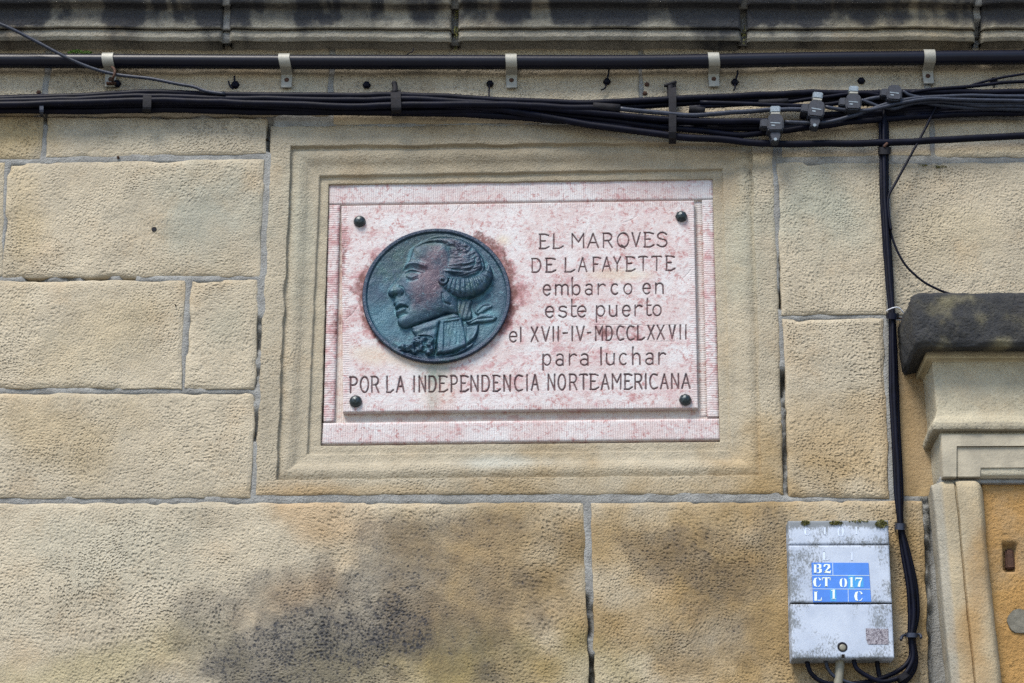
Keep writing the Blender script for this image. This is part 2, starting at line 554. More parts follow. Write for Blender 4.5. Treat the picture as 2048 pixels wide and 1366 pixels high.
M['moss'] = simple('green_moss', (0.14, 0.135, 0.045), 0.95, 0, 0.1, 0.5, 300, 0.002, (0.22, 0.22, 0.09))
M['plug'] = simple('grey_cement_plug', alb(128, 124, 112), 0.9, 0, 0.2, 0.2, 120, 0.001)

q = NT('weathered_grey_plastic')
base = q.mix(q.ramp(q.noise(7, 4, 0.6), 0.3, 0.7), alb(178, 190, 210, 0.98), alb(206, 216, 232, 1.04))
mp = q.n('ShaderNodeMapping'); mp.inputs['Scale'].default_value = (1, 1, 0.55); q.t.links.new(q.co, mp.inputs[0])
sp = q.noise(330, 5, 0.8, vec=mp.outputs[0]); region = q.noise(16, 4, 0.7)
s = q.math('ADD', q.math('MULTIPLY', sp, 1.0), q.math('MULTIPLY', region, 0.55))
s = q.math('ADD', s, q.math('MULTIPLY', q.attr('soot'), 0.28))
c = q.mix(q.ramp(s, 0.84, 1.02, 0, 0.75), base, alb(92, 94, 88))
M['box'] = q.out(c, 0.55, q.bump(sp, 0.0005), 0, 0.4)

q = NT('scratched_foil_sticker')
sp = q.noise(220, 4, 0.8, dist=1.5)
c = q.mix(q.ramp(sp, 0.45, 0.55), alb(190, 182, 186), alb(96, 84, 92))
M['sticker'] = q.out(c, 0.4, None, 0.3, 0.5)

# ------------------------------------------------------------------ stain and colour fields (photo pixels, wall plane)
STONE_A = alb(208, 195, 170, 1.0)


def blob(px, py, cx, cy, rx, ry, ang=0, seed=1, rough=0.5, soft=0.9):
    a = math.radians(ang)
    dx = px - cx; dy = py - cy
    u = (dx * math.cos(a) + dy * math.sin(a)) / rx
    v = (-dx * math.sin(a) + dy * math.cos(a)) / ry
    d = np.sqrt(u * u + v * v) + rough * fbm(px, py, 90, seed, 4)
    return 1 - sst(1 - soft, 1 + soft * 0.3, d)


OCHRES = [  # cx cy rx ry angle colour strength
    (1700, 900, 150, 120, 0, (196, 162, 106), 0.5), (1520, 930, 50, 90, 0, (198, 166, 112), 0.35),
    (1500, 1170, 460, 280, 10, (176, 146, 96), 0.9), (1000, 1200, 280, 280, 0, (172, 144, 98), 0.8),
    (1820, 1180, 70, 220, 0, (182, 150, 98), 0.7), (600, 1190, 160, 60, -25, (200, 158, 104), 0.5),
    (640, 1030, 120, 60, 10, (206, 164, 110), 0.45), (900, 1330, 400, 90, 0, (158, 144, 92), 0.6),
    (200, 1330, 260, 60, -15, (186, 172, 122), 0.5), (30, 270, 80, 60, 0, (196, 168, 110), 0.6),
    (1100, 300, 500, 60, 0, (182, 164, 134), 0.35), (1500, 320, 50, 40, 0, (192, 172, 134), 0.35),
    (850, 250, 260, 25, 2, (170, 140, 90), 0.5), (40, 450, 50, 200, 0, (208, 182, 132), 0.4),
    (250, 650, 200, 100, -30, (206, 186, 146), 0.4), (100, 860, 200, 90, 10, (200, 176, 132), 0.45),
    (1820, 820, 60, 180, 0, (184, 154, 112), 0.6), (1900, 480, 100, 80, 0, (202, 186, 152), 0.4),
    (700, 985, 300, 18, 0, (190, 160, 112), 0.4),
]
PALES = [
    (430, 420, 120, 110, 0, (172, 178, 166), 0.6), (1660, 420, 130, 90, 15, (168, 176, 162), 0.55),
    (600, 420, 40, 260, 0, (186, 186, 168), 0.5), (1480, 470, 40, 200, 0, (182, 184, 166), 0.5),
    (450, 650, 60, 60, 0, (186, 184, 164), 0.4), (220, 1090, 240, 100, 0, (204, 200, 180), 0.4),
    (300, 270, 180, 30, 0, (196, 190, 170), 0.4), (1000, 920, 160, 18, 0, (190, 196, 190), 0.5),
]
SOOTS = [
    (680, 1290, 290, 110, -12, 0.86), (810, 1110, 200, 90, 10, 0.55), (470, 1190, 100, 65, -30, 0.55), (740, 1180, 150, 55, -10, 0.55),
    (870, 1250, 170, 120, 20, 0.52), (1400, 1080, 130, 45, 15, 0.45), (1330, 1120, 130, 60, 10, 0.50), (540, 1270, 190, 85, -25, 0.78), (760, 1200, 220, 110, 0, 0.62),
    (1430, 1200, 110, 100, -30, 0.42), (1450, 1300, 150, 60, 15, 0.36), (1545, 1050, 50, 70, 0, 0.36), (1490, 1090, 90, 40, 0, 0.36),
    (640, 1355, 320, 80, 0, 0.72), (1100, 1080, 80, 40, 0, 0.30), (350, 1345, 130, 36, -20, 0.34), (1040, 1130, 120, 90, 30, 0.32),
    (560, 1200, 160, 70, -35, 0.50), (900, 1060, 160, 50, 0, 0.50), (1380, 1130, 170, 80, 15, 0.55), (1480, 1250, 120, 90, 0, 0.42), (1340, 1290, 120, 60, 20, 0.38), (450, 1310, 120, 60, -20, 0.6),
    (900, 1150, 200, 110, 15, 0.56), (980, 1060, 130, 40, 0, 0.44), (760, 1060, 120, 45, 0, 0.5), (1000, 1290, 150, 70, 0, 0.42), (430, 1250, 120, 90, -35, 0.5),
]


def stone_color(px, py, seed, base=None):
    base = STONE_A if base is None else base
    rnd = random.Random(seed)
    k = 0.94 + 0.12 * rnd.random()
    c = np.ones(px.shape + (3,)) * np.array(base) * k
    for i, (cx, cy, rx, ry, an, col, st) in enumerate(OCHRES + PALES):
        f = blob(px, py, cx, cy, rx, ry, an, 100 + i, 0.45, 0.9) * st
        c = c * (1 - f[..., None]) + np.array(alb(*col)) * f[..., None]
    v = 1 + 0.10 * fbm(px, py, 160, seed + 7, 4)
    return c * v[..., None]


def soot_shade_field(px, py, seed=0):
    s = np.zeros(px.shape)
    for i, (cx, cy, rx, ry, an, st) in enumerate(SOOTS):
        s = np.maximum(s, blob(px, py, cx, cy, rx, ry, an, 300 + i, 0.55, 0.75) * st)
    # patchy darkening of the top course just under the cornice
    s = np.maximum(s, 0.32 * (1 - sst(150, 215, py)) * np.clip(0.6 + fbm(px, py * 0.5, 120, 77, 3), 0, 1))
    s = np.maximum(s, 0.33 * sst(225, 240, py) * (1 - sst(250, 275, py)) * np.clip(0.55 + fbm(px, py, 60, 71, 3), 0, 1))  # painted shade: band of wall darkened below the cable bundle
    return s


# ------------------------------------------------------------------ stones
def edge_params(L, step):
    e = [0, 0.0012, 0.003, 0.0055, 0.009, 0.014]
    a = [v for v in e if v < L * 0.45]
    n = max(2, int(round((L - 2 * a[-1]) / step)))
    mid = list(np.linspace(a[-1], L - a[-1], n + 1))[1:-1]
    return np.array(a + mid + [L - v for v in a[::-1]]) / L


def stone(name, quad, parent, mat=None, h=0.0, step=0.006, wob=0.0024, roll=0.0024, seed=0, und=1.0, base=None,
          hole=None, pit=1.0, soot=True, depth=0.05, sootf=None, extra=None):
    """quad: TL TR BR BL in photo pixels at height h"""
    mat = mat or M['stone']
    c = [np.array(list(map(float, XZ(px, py, h)))) for px, py in quad]
    Lu = (np.linalg.norm(c[1] - c[0]) + np.linalg.norm(c[2] - c[3])) / 2
    Lv = (np.linalg.norm(c[3] - c[0]) + np.linalg.norm(c[2] - c[1])) / 2
    us = edge_params(Lu, step); vs = edge_params(Lv, step)
    V, U = np.meshgrid(vs, us, indexing='ij')
    XY = ((1 - U) * (1 - V))[..., None] * c[0] + (U * (1 - V))[..., None] * c[1] + (U * V)[..., None] * c[2] + ((1 - U) * V)[..., None] * c[3]
    X = XY[..., 0]; Z = XY[..., 1]
    dl, dr, dt, db = U * Lu, (1 - U) * Lu, V * Lv, (1 - V) * Lv

    def wv(s, sd_):
        return wob * (fbm(s, s * 0 + sd_ * 3.1, 0.035, seed + sd_, 4) * 0.9 + 0.3 * fbm(s, s * 0, 0.15, seed + sd_ + 5, 2))
    X = X + wv(V * Lv, 1) * np.exp(-dl / 0.02) - wv(V * Lv, 2) * np.exp(-dr / 0.02)
    Z = Z - wv(U * Lu, 3) * np.exp(-dt / 0.02) + wv(U * Lu, 4) * np.exp(-db / 0.02)
    d = np.minimum(np.minimum(dl, dr), np.minimum(dt, db))
    rr = roll * np.clip(1 + 0.8 * fbm(X, Z, 0.05, seed + 21, 3), 0.3, 2.2)
    edge = -(rr * 0.8) * (1 - np.clip(d / rr, 0, 1)) ** 2
    H = h + edge + und * (0.0016 * fbm(X, Z, 0.14, seed + 3, 3) + 0.0007 * fbm(X, Z, 0.03, seed + 4, 3))
    # broken arrises
    chip = np.clip(fbm(X, Z, 0.045, seed + 31, 3) - 0.35, 0, 1) * np.exp(-d / 0.006) * 0.010
    H = H - chip * und
    if extra is not None: H = H + extra(X, Z, H)
    px, py = PX(X, Z, h)
    colr = stone_color(px, py, seed + 50, base)
    st = soot_shade_field(px, py) if soot else np.zeros(px.shape)
    if sootf is not None: st = np.maximum(st, sootf(px, py))
    pw = np.clip(0.75 + 0.5 * fbm(X, Z, 0.12, seed + 61, 3), 0.15, 1.3) * pit * sst(0.0, 0.012, d)
    # side faces
    def pad(A, val=None):
        B = np.pad(A, ((1, 1), (1, 1)) + (((0, 0),) if A.ndim == 3 else ()), mode='edge')
        return B
    Xp, Zp, Hp = pad(X), pad(Z), pad(H)
    for sl in ((0, slice(None)), (-1, slice(None)), (slice(None), 0), (slice(None), -1)):
        Hp[sl] = h - depth
    return grid_obj(name, Xp, Zp, Hp, mat, parent, {'Col': pad(colr), 'soot': pad(st), 'pit': pad(pw)})


wall = thing('stone_wall', 'sandstone ashlar wall of pecked blocks with grey mortar joints around the plaque', 'wall')
ST = [
    # course under the cornice, hidden in part by the pipe and the cable bundle
    [(-260, 88), (88, 88), (84, 226), (-266, 226)],
    [(103, 88), (656, 88), (655, 230), (98, 228)],
    [(672, 88), (1276, 88), (1277, 243), (670, 246)],
    [(1288, 88), (1846, 88), (1850, 234), (1289, 240)],
    [(1858, 88), (2330, 88), (2345, 230), (1862, 230)],
    [(-266, 236), (84, 236), (80, 316), (-270, 316)],
    [(97, 236), (532, 240), (529, 305), (93, 313)],
    [(1562, 244), (1856, 240), (1860, 309), (1566, 312)],
    [(1869, 240), (2345, 240), (2352, 308), (1873, 313)],
    # left of the panel
    [(-275, 326), (6, 326), (2, 550), (-290, 552)],
    [(19, 328), (527, 321), (517, 551), (5, 553)],
    [(-290, 565), (369, 563), (360, 775), (-300, 775)],
    [(385, 563), (515, 559), (507, 777), (371, 775)],
    [(-300, 790), (508, 787), (499, 993), (-315, 995)],
    # right of the panel
    [(1557, 329), (1764, 328), (1772, 628), (1566, 628)],
    [(1780, 328), (2352, 326), (2380, 628), (1788, 628)],
    [(1569, 640), (1763, 638), (1776, 996), (1580, 992)],
    # course below
    [(-315, 1009), (1166, 1007), (1178, 1500), (-345, 1500)],
    [(1184, 1008), (1842, 1003), (1862, 1500), (1196, 1500)],
]
ST = [[(a - 2.6, b - 2.3), (c + 2.6, d - 2.3), (e + 2.6, f + 2.3), (g_ - 2.6, h_ + 2.3)] for (a, b), (c, d), (e, f), (g_, h_) in ST]
for i, qd in enumerate(ST):
    und = 1.2
    stone('stone', qd, wall, seed=i * 11 + 3, und=und)


def r3x(X, Z, H):
    px, py = PX(X, Z, 0.0)
    return -0.006 * sst(1795, 1850, px)
stone('stone', [(1789, 641), (1900, 641), (1915, 992), (1796, 993)], wall, mat=M['smooth'], seed=771, pit=0.25, base=alb(184, 162, 128), extra=r3x)
# the rest of the wall down to the pavement and up, out of the picture
ROWB = 1500
for k in range(6):
    y0 = 1512 + k * 330; y1 = y0 + 318
    off = 300 if k % 2 else 0
    for j in range(3):
        a = -700 + j * 1000 + off; b = a + 985
        if b > 1860 and a < 1860: b = 1860
        if a >= 1860: continue
        stone('stone', [(a, y0), (b, y0), (b, y1), (a, y1)], wall, seed=900 + k * 7 + j, step=0.03)

# mortar bed, slightly uneven, open here and there
xs = np.arange(-1.35, 1.45, 0.006)
zs = np.arange(2.2, 4.3, 0.006)
Zm, Xm = np.meshgrid(zs, xs, indexing='ij')
pxm, pym = PX(Xm, Zm, 0.0)
Hm = -0.0014 + 0.0010 * fbm(Xm, Zm, 0.03, 5, 4)
dark = np.zeros(Xm.shape)


def open_joint(x0, y0, x1, y1, amt=1.0):
    global Hm, dark
    m = sst(x0 - 3, x0, pxm) * (1 - sst(x1, x1 + 3, pxm)) * sst(y0 - 12, y0 + 6, pym) * (1 - sst(y1 - 6, y1 + 12, pym))
    g = np.clip(0.6 + 0.9 * fbm(pxm, pym, 26, 41, 3), 0, 1) * m * amt
    Hm = Hm - 0.022 * g; dark = np.maximum(dark, g * 0.9)


open_joint(-400, 224, 530, 242, 0.8)  # sunk and darkened in place of the shadow under the cable bundle
open_joint(1160, 1195, 1200, 1500)
open_joint(1560, 520, 1580, 610)
open_joint(1560, 745, 1585, 790)
open_joint(1562, 800, 1592, 985, 0.8)
open_joint(500, 640, 525, 770, 0.7)
open_joint(495, 800, 520, 880, 0.6)
open_joint(50, 548, 268, 568, 0.7)
open_joint(1845, 1000, 1862, 1500, 0.8)
open_joint(530, 240, 545, 300, 0.8)
Hm -= 0.02 * sst(1858, 1866, pxm) * sst(700, 720, pym)
for _q in ST:
    _b = (pxm > min(p[0] for p in _q) - 5) & (pxm < max(p[0] for p in _q) + 5) & (pym > min(p[1] for p in _q) - 5) & (pym < max(p[1] for p in _q) + 5)
    Hm[_b] -= 0.014 * sst(3.0, 9.0, sdp(pxm[_b], pym[_b], _q))
_m = sdp(pxm, pym, [(1789, 641), (1900, 641), (1915, 992), (1796, 993)])
Hm -= 0.02 * sst(3.0, 9.0, _m)
keep = ~((pxm > 552) & (pxm < 1530) & (pym > 262) & (pym < 975))
keep &= ~((pxm > 1925) & (pym > 660))
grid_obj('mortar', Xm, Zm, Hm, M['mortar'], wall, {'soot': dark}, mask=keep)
bm = bmesh.new()
prism(bm, [(-1.6, 0.0), (3.2, 0.0), (3.2, 2.205), (-1.6, 2.205)], -0.3, -0.006)
bm_obj('mortar', bm, M['mortar'], wall)
bm = bmesh.new()
prism(bm, [(-1.6, 2.2), (3.2, 2.2), (3.2, 5.4), (-1.6, 5.4)], -0.3, -0.08)
bm_obj('wall_core', bm, M['mortar'], wall)
# mortar smears bridging over the joint edges
pave = slab = None
bm = bmesh.new()
v = [bm.verts.new(p) for p in ((-60, -60, 0), (60, -60, 0), (60, 2, 0), (-60, 2, 0))]
bm.faces.new(v)
M['pave'] = simple('stone_paving', (0.20, 0.185, 0.16), 0.85, 0, 0.3, 0.2, 3, 0.002)
g = bm_obj('pavement', bm, M['pave']); g['kind'] = 'structure'

# ------------------------------------------------------------------ cornice
corn = thing('stone_cornice', 'soot blackened moulded string course running above the black pipe', 'cornice')


def sweep_profile(prof, n_between=4):
    out = []
    for i in range(len(prof) - 1):
        a, b = np.array(prof[i]), np.array(prof[i + 1])
        for k in range(n_between): out.append(a + (b - a) * k / n_between)
    out.append(np.array(prof[-1]))
    return np.array(out)


# (photo y at that height, height mm)
CPROF = [(103, -3), (90, 6), (86, 9), (84.5, 12), (82.5, 34), (80, 36), (74, 40), (66, 40), (60, 36), (58.5, 34), (57.5, 44), (55, 47), (46, 48), (30, 49), (14, 50), (10, 51), (8.5, 66), (6, 70), (-10, 78), (-30, 86), (-60, 100), (-110, 112), (-112, 60)]
cp = sweep_profile(CPROF, 4)
zc = np.array([float(XZ(1024, y, hh / 1000.0)[1]) for y, hh in cp])
hc = cp[:, 1] / 1000.0
joints = [(-330, 446), (460, 903), (917, 1481), (1494, 1948), (1962, 2400)]
for i, (a, b) in enumerate(joints):
    xa = float(XZ(a, 50, 0.04)[0]); xb = float(XZ(b, 50, 0.04)[0])
    L = xb - xa
    us = edge_params(L, 0.006) * L
    Xg = xa + us[None, :] + np.zeros((len(hc), 1)); Zg = zc[:, None] + np.zeros((1, len(us)))
    d = np.minimum(us, L - us)[None, :]
    wobz = 0.0016 * fbm(Xg, Zg * 0, 0.12, 500 + i, 4)
    Hg = hc[:, None] + 0.0016 * fbm(Xg, Zg, 0.05, 510 + i, 4) - 0.006 * (1 - np.clip(d / 0.007, 0, 1)) ** 2 + 0.002 * fbm(Xg, Zg * 0.1, 0.5, 520 + i, 2)
    Zg = Zg + wobz - 0.0012 * i * 0 
    pxg, pyg = PX(Xg, Zg, 0.04)
    streak = np.clip(0.5 + 0.95 * fbm(pxg, pyg * 0.22, 60, 530, 4) + 0.35 * fbm(pxg, pyg, 20, 531, 3), 0, 1)
    blk = blob(pxg, pyg, 230, 30, 330, 60, 0, 540, 0.4) * 0.75 + blob(pxg, pyg, 1380, 30, 220, 60, 0, 541, 0.4) * 0.95 + blob(pxg, pyg, 620, 30, 160, 50, 0, 542, .4) * 0.6 \
        + blob(pxg, pyg, 1600, 30, 120, 40, 0, 543, 0.4) * 0.5 + blob(pxg, pyg, 1050, 20, 120, 40, 0, 544, .4) * 0.3
    band = sst(5, 14, pyg) * (1 - 0.5 * sst(52, 60, pyg)) * (1 - 0.75 * sst(84, 90, pyg)) + 0.6 * (1 - sst(5, 14, pyg))
    st = np.clip((0.60 + blk * 1.2) * (0.35 + 0.95 * streak) * (1.25 - 0.5 * sst(36, 56, pyg)) * band, 0, 1.05)
    st = np.maximum(st, 0.42 * streak * band)
    colr = np.ones(Xg.shape + (3,)) * np.array(alb(178, 172, 156)) * (1 + 0.2 * fbm(pxg, pyg, 90, 560 + i, 4))[..., None]
    okr = (blob(pxg, pyg, 1850, 40, 250, 60, 0, 561, .4) * 0.5 + blob(pxg, pyg, 250, 95, 300, 12, 0, 562, .3) * 0.4)[..., None]
    colr = colr * (1 - okr) + np.array(alb(190, 174, 140)) * okr
    Xp = np.pad(Xg, ((0, 0), (1, 1)), mode='edge'); Zp = np.pad(Zg, ((0, 0), (1, 1)), mode='edge')
    Hp = np.pad(Hg, ((0, 0), (1, 1)), mode='edge'); Hp[:, 0] = -0.02; Hp[:, -1] = -0.02
    grid_obj('cornice_stone', Xp, Zp, Hp, M['cornice'], corn,
             {'Col': np.pad(colr, ((0, 0), (1, 1), (0, 0)), mode='edge'), 'soot': np.pad(st, ((0, 0), (1, 1)), mode='edge'), 'pit': np.full(Xp.shape, 0.5)})
for i, xj in enumerate((453, 910, 1487, 1955)):
    # mortar filling of each cornice joint, set back
    z_ = np.array(zc); h_ = hc - 0.007 - (0.012 if i in (1, 2) else 0.0)
    xa = float(XZ(xj - 9, 50, 0.04)[0]); xb = float(XZ(xj + 9, 50, 0.04)[0])
    xx = np.linspace(xa, xb, 5)
    Xg = xx[None, :] + np.zeros((len(z_), 1)); Zg = z_[:, None] + np.zeros((1, 5))
    Hg = h_[:, None] + 0.002 * fbm(Xg, Zg, 0.012, 600 + i, 3)
    if i == 3: Hg = Hg - 0.03 * (PX(Xg, Zg, .02)[1] > 52)
    grid_obj('joint_mortar', Xg, Zg, Hg, M['mortar'], corn, {'soot': np.full(Xg.shape, (0.15, 0.55, 0.6, 0.05)[i])})

# ------------------------------------------------------------------ moulded stone frame
frame = thing('stone_frame', 'moulded sandstone frame set in the wall around the pink marble plaque', 'frame')
R0 = [(541, 250), (1548, 244), (1568, 990), (508, 992)]
R1 = [(582, 292), (1504, 284), (1523, 950), (553, 959)]
R2 = [(640, 351), (1445, 336), (1461, 898), (615, 906)]
R3 = [(657, 366), (1426, 355), (1441, 881), (641, 889)]


def ring_xy(rq, h):
    return np.array([list(map(float, XZ(a, b, h))) for a, b in rq])


RW = [ring_xy(R0, 0), ring_xy(R1, 0), ring_xy(R2, -0.012), ring_xy(R3, -0.016)]
# (ring position, height): 0..1 outer band, 1..2 moulding, 2..3 fillet
PR = [(0, -0.05), (0, -0.006), (0.02, -0.004), (0.06, -0.0015), (0.14, 0.0), (0.3, 0.0005), (0.5, 0), (0.7, 0), (0.9, 0.0), (0.965, -0.0003), (0.982, -0.0006), (0.994, -0.0025), (1.0, -0.0095),
      (1.03, -0.0100), (1.09, -0.0085), (1.18, -0.0065), (1.27, -0.0052), (1.36, -0.0055), (1.45, -0.0075), (1.54, -0.0105), (1.63, -0.013), (1.73, -0.0148), (1.83, -0.0155), (1.93, -0.0155), (1.965, -0.0158), (1.985, -0.0175), (2.0, -0.0222),
      (2.04, -0.0226), (2.3, -0.0222), (2.6, -0.022), (2.9, -0.022), (2.97, -0.0224), (3.0, -0.0245), (3.0, -0.05)]
nS = 150
loop_t = []
for s in range(4):
    e = edge_params(0.9, 0.9 / nS)
    loop_t += [(s, t) for t in e[:-1]]
mS = len(loop_t)
Xf = np.zeros((len(PR), mS)); Zf = np.zeros((len(PR), mS)); Hf = np.zeros((len(PR), mS))
for i, (rp, hh) in enumerate(PR):
    k = min(int(rp), 2); f = rp - k
    ring = RW[k] * (1 - f) + RW[k + 1] * f
    for j, (s, t) in enumerate(loop_t):
        p_ = ring[s] * (1 - t) + ring[(s + 1) % 4] * t
        Xf[i, j], Zf[i, j] = p_
    Hf[i, :] = hh
sidx = np.array([s for s, t in loop_t]); tt = np.array([t for s, t in loop_t])
nx = np.array([0, 1, 0, -1])[sidx]; nz = np.array([1, 0, -1, 0])[sidx]
tl = sidx + tt
wobR = 0.0022 * fbm(tl, tl * 0, 0.05, 620, 4) * np.minimum(1, np.minimum(tt, 1 - tt) * 12)
fade = np.array([{0: 1.0, 1: 0.35, 2: 0.3, 3: 0.3}[int(min(3, r))] for r, _ in PR])
Xf += wobR[None, :] * nx[None, :] * fade[:, None]; Zf += wobR[None, :] * nz[None, :] * fade[:, None]
interior = np.array([0.0 if i in (0, len(PR) - 1) else 1.0 for i in range(len(PR))])[:, None]
Hf += interior * (0.0009 * fbm(Xf, Zf, 0.06, 630, 4) + 0.0004 * fbm(Xf, Zf, 0.012, 631, 2))
# crack and a few losses
pf, yf = PX(Xf, Zf, 0)
colr = stone_color(pf, yf, 640, alb(200, 188, 164))
sfr = soot_shade_field(pf, yf) + 0.22 * blob(pf, yf, 1480, 310, 90, 50, 0, 641) + 0.18 * np.clip(fbm(pf, yf * 3, 140, 642, 4), 0, 1) * (yf < 350)
rpos = np.array([r for r, _ in PR])[:, None] + 0 * Xf
pitf = np.where(rpos < 0.97, 0.6, np.where(rpos < 1.6, 0.45, 0.12)) * np.clip(0.8 + 0.5 * fbm(Xf, Zf, .1, 643, 3), 0.2, 1.3)
grid_obj('moulding', Xf, Zf, Hf, M['stone'], frame, {'Col': colr, 'soot': sfr, 'pit': pitf}, closed=True)


def crack(name, pts, h, r, parent, mat=None):
    v = [P(a, b, h) for a, b in pts]
    return tube(name, v, r, mat or M['darkhole'], parent, 5, 4)


crack('crack', [(705, 912), (735, 916), (770, 921), (805, 930)], -0.0163, 0.0005, frame)
crack('crack', [(783, 909), (800, 914), (806, 916)], -0.0163, 0.0005, frame)
0 and crack('crack', [(800, 304), (830, 313), (850, 322), (872, 326)], -0.0055, 0.0008, frame)
0 and crack('crack', [(820, 890), (838, 898), (846, 905)], -0.0205, 0.0007, frame)
0 and crack('crack', [(1512, 378), (1525, 372), (1534, 368)], 0.0, 0.0010, frame)
# ------------------------------------------------------------------ marble plaque
plaque = thing('marble_plaque', 'pink and white marble plaque with Spanish inscription held by four dark studs', 'plaque')
HS, HREC, HSLAB = -0.0265, -0.0325, -0.0195


def quad_grid(quad, h, step, n=None):
    c = [np.array(list(map(float, XZ(px, py, h)))) for px, py in quad]
    Lu = np.linalg.norm(c[1] - c[0]); Lv = np.linalg.norm(c[3] - c[0])
    nu = max(3, int(Lu / step)); nv = max(3, int(Lv / step))
    V, U = np.meshgrid(np.linspace(0, 1, nv), np.linspace(0, 1, nu), indexing='ij')
    XY = ((1 - U) * (1 - V))[..., None] * c[0] + (U * (1 - V))[..., None] * c[1] + (U * V)[..., None] * c[2] + ((1 - U) * V)[..., None] * c[3]
    return XY[..., 0], XY[..., 1], U, V, Lu, Lv


def padb(A):
    return np.pad(A, ((1, 1), (1, 1)) + (((0, 0),) if A.ndim == 3 else ()), mode='edge')


def sink_border(Hp, h):
    Hp[0, :] = h; Hp[-1, :] = h; Hp[:, 0] = h; Hp[:, -1] = h
    return Hp


def marble_rust(px, py):
    r = np.zeros(px.shape)
    # stain that has run and crept out around the bronze roundel
    dx = (px - 872) / 150.0; dy = (py - 586) / 142.0
    d = np.sqrt(dx * dx + dy * dy)
    ang = np.degrees(np.arctan2(-dy, dx))
    def lobe(a0, w): 
        return np.exp(-(((ang - a0 + 180) % 360 - 180) / w) ** 2)
    ext = 0.26 * lobe(8, 24) + 0.12 * lobe(40, 20) + 0.11 * lobe(-30, 18) + 0.13 * lobe(200, 20) + 0.16 * lobe(175, 16) + 0.09 * lobe(215, 12) + 0.05 * lobe(150, 14)
    ext = ext * (1 + 0.7 * fbm(px, py, 30, 701, 3))
    r = np.maximum(r, 0.95 * np.clip(ext / 0.1, 0, 1) * (1 - sst(0.1, 1.0, (d - 1.0) / np.maximum(ext, 0.01))) * (d > 0.9))
    # along the left edge
    r = np.maximum(r, 0.85 * blob(px, py, 686, 520, 12, 70, 0, 702, 0.5))
    r = np.maximum(r, 0.8 * blob(px, py, 680, 650, 16, 55, 8, 703, 0.6))
    r = np.maximum(r, 0.55 * blob(px, py, 712, 620, 30, 12, -30, 704, 0.6))
    r = np.maximum(r, 0.25 * blob(px, py, 1190, 700, 200, 18, 5, 705, 0.8))
    # reddened tablet behind the date
    bx = sst(1186, 1192, px) * (1 - sst(1284, 1290, px)) * sst(650, 653, py) * (1 - sst(680, 683, py))
    r = np.maximum(r, bx * (0.50 + 0.3 * fbm(px, py, 18, 706, 3)))
    return r


def marble_part(name, quad, h, ribx, ribz, step=0.004, hb=-0.05, rust=0.0, pale=0.0):
    X, Z, U, V, Lu, Lv = quad_grid(quad, h, step)
    d = np.minimum(np.minimum(U, 1 - U) * Lu, np.minimum(V, 1 - V) * Lv)
    H = h + 0.0003 * fbm(X, Z, 0.03, 710, 3) - 0.0006 * (d < 0.0005)
    px, py = PX(X, Z, h)
    o = np.ones(X.shape)
    ru = marble_rust(px, py) * 0.7 + rust + 0.35 * np.clip(fbm(px, py, 60, 711, 3), 0, 1) * (rust > 0)
    at = {'ribx': o * ribx, 'ribz': o * ribz, 'rust': ru, 'groove': o * 0, 'green': o * 0, 'pale': o * pale}
    return grid_obj(name, padb(X), padb(Z), sink_border(padb(H), hb), M['marble'], plaque, {k: padb(v) for k, v in at.items()})


marble_part('border_strip', [(658, 367), (1425, 356), (1427, 398), (658, 409)], HS, 0.9, 0)
marble_part('border_strip', [(658, 410), (680, 410), (669, 842), (647, 844)], HS, 0, 0.9, rust=0.25)
marble_part('border_strip', [(1404, 400), (1427, 399), (1438, 834), (1415, 835)], HS, 0, 0.9, rust=0.12)
marble_part('border_strip', [(646, 846), (1438, 837), (1440, 879), (643, 888)], HS, 0.9, 0)
marble_part('recessed_panel', [(674, 405), (1420, 395), (1425, 845), (660, 855)], HREC, 0.8, 0, hb=-0.06, rust=0.05, pale=0.35)
# ribbed strip on the right recess runs across
marble_part('recessed_strip', [(1391, 404), (1405, 403), (1416, 833), (1400, 834)], HREC + 0.001, 0, 0.9, pale=0.2)

# --- single stroke letters
def arc(cx, cy, rx, ry, a0, a1, n=10):
    return [(cx + rx * math.cos(math.radians(a0 + (a1 - a0) * i / n)), cy + ry * math.sin(math.radians(a0 + (a1 - a0) * i / n))) for i in range(n + 1)]


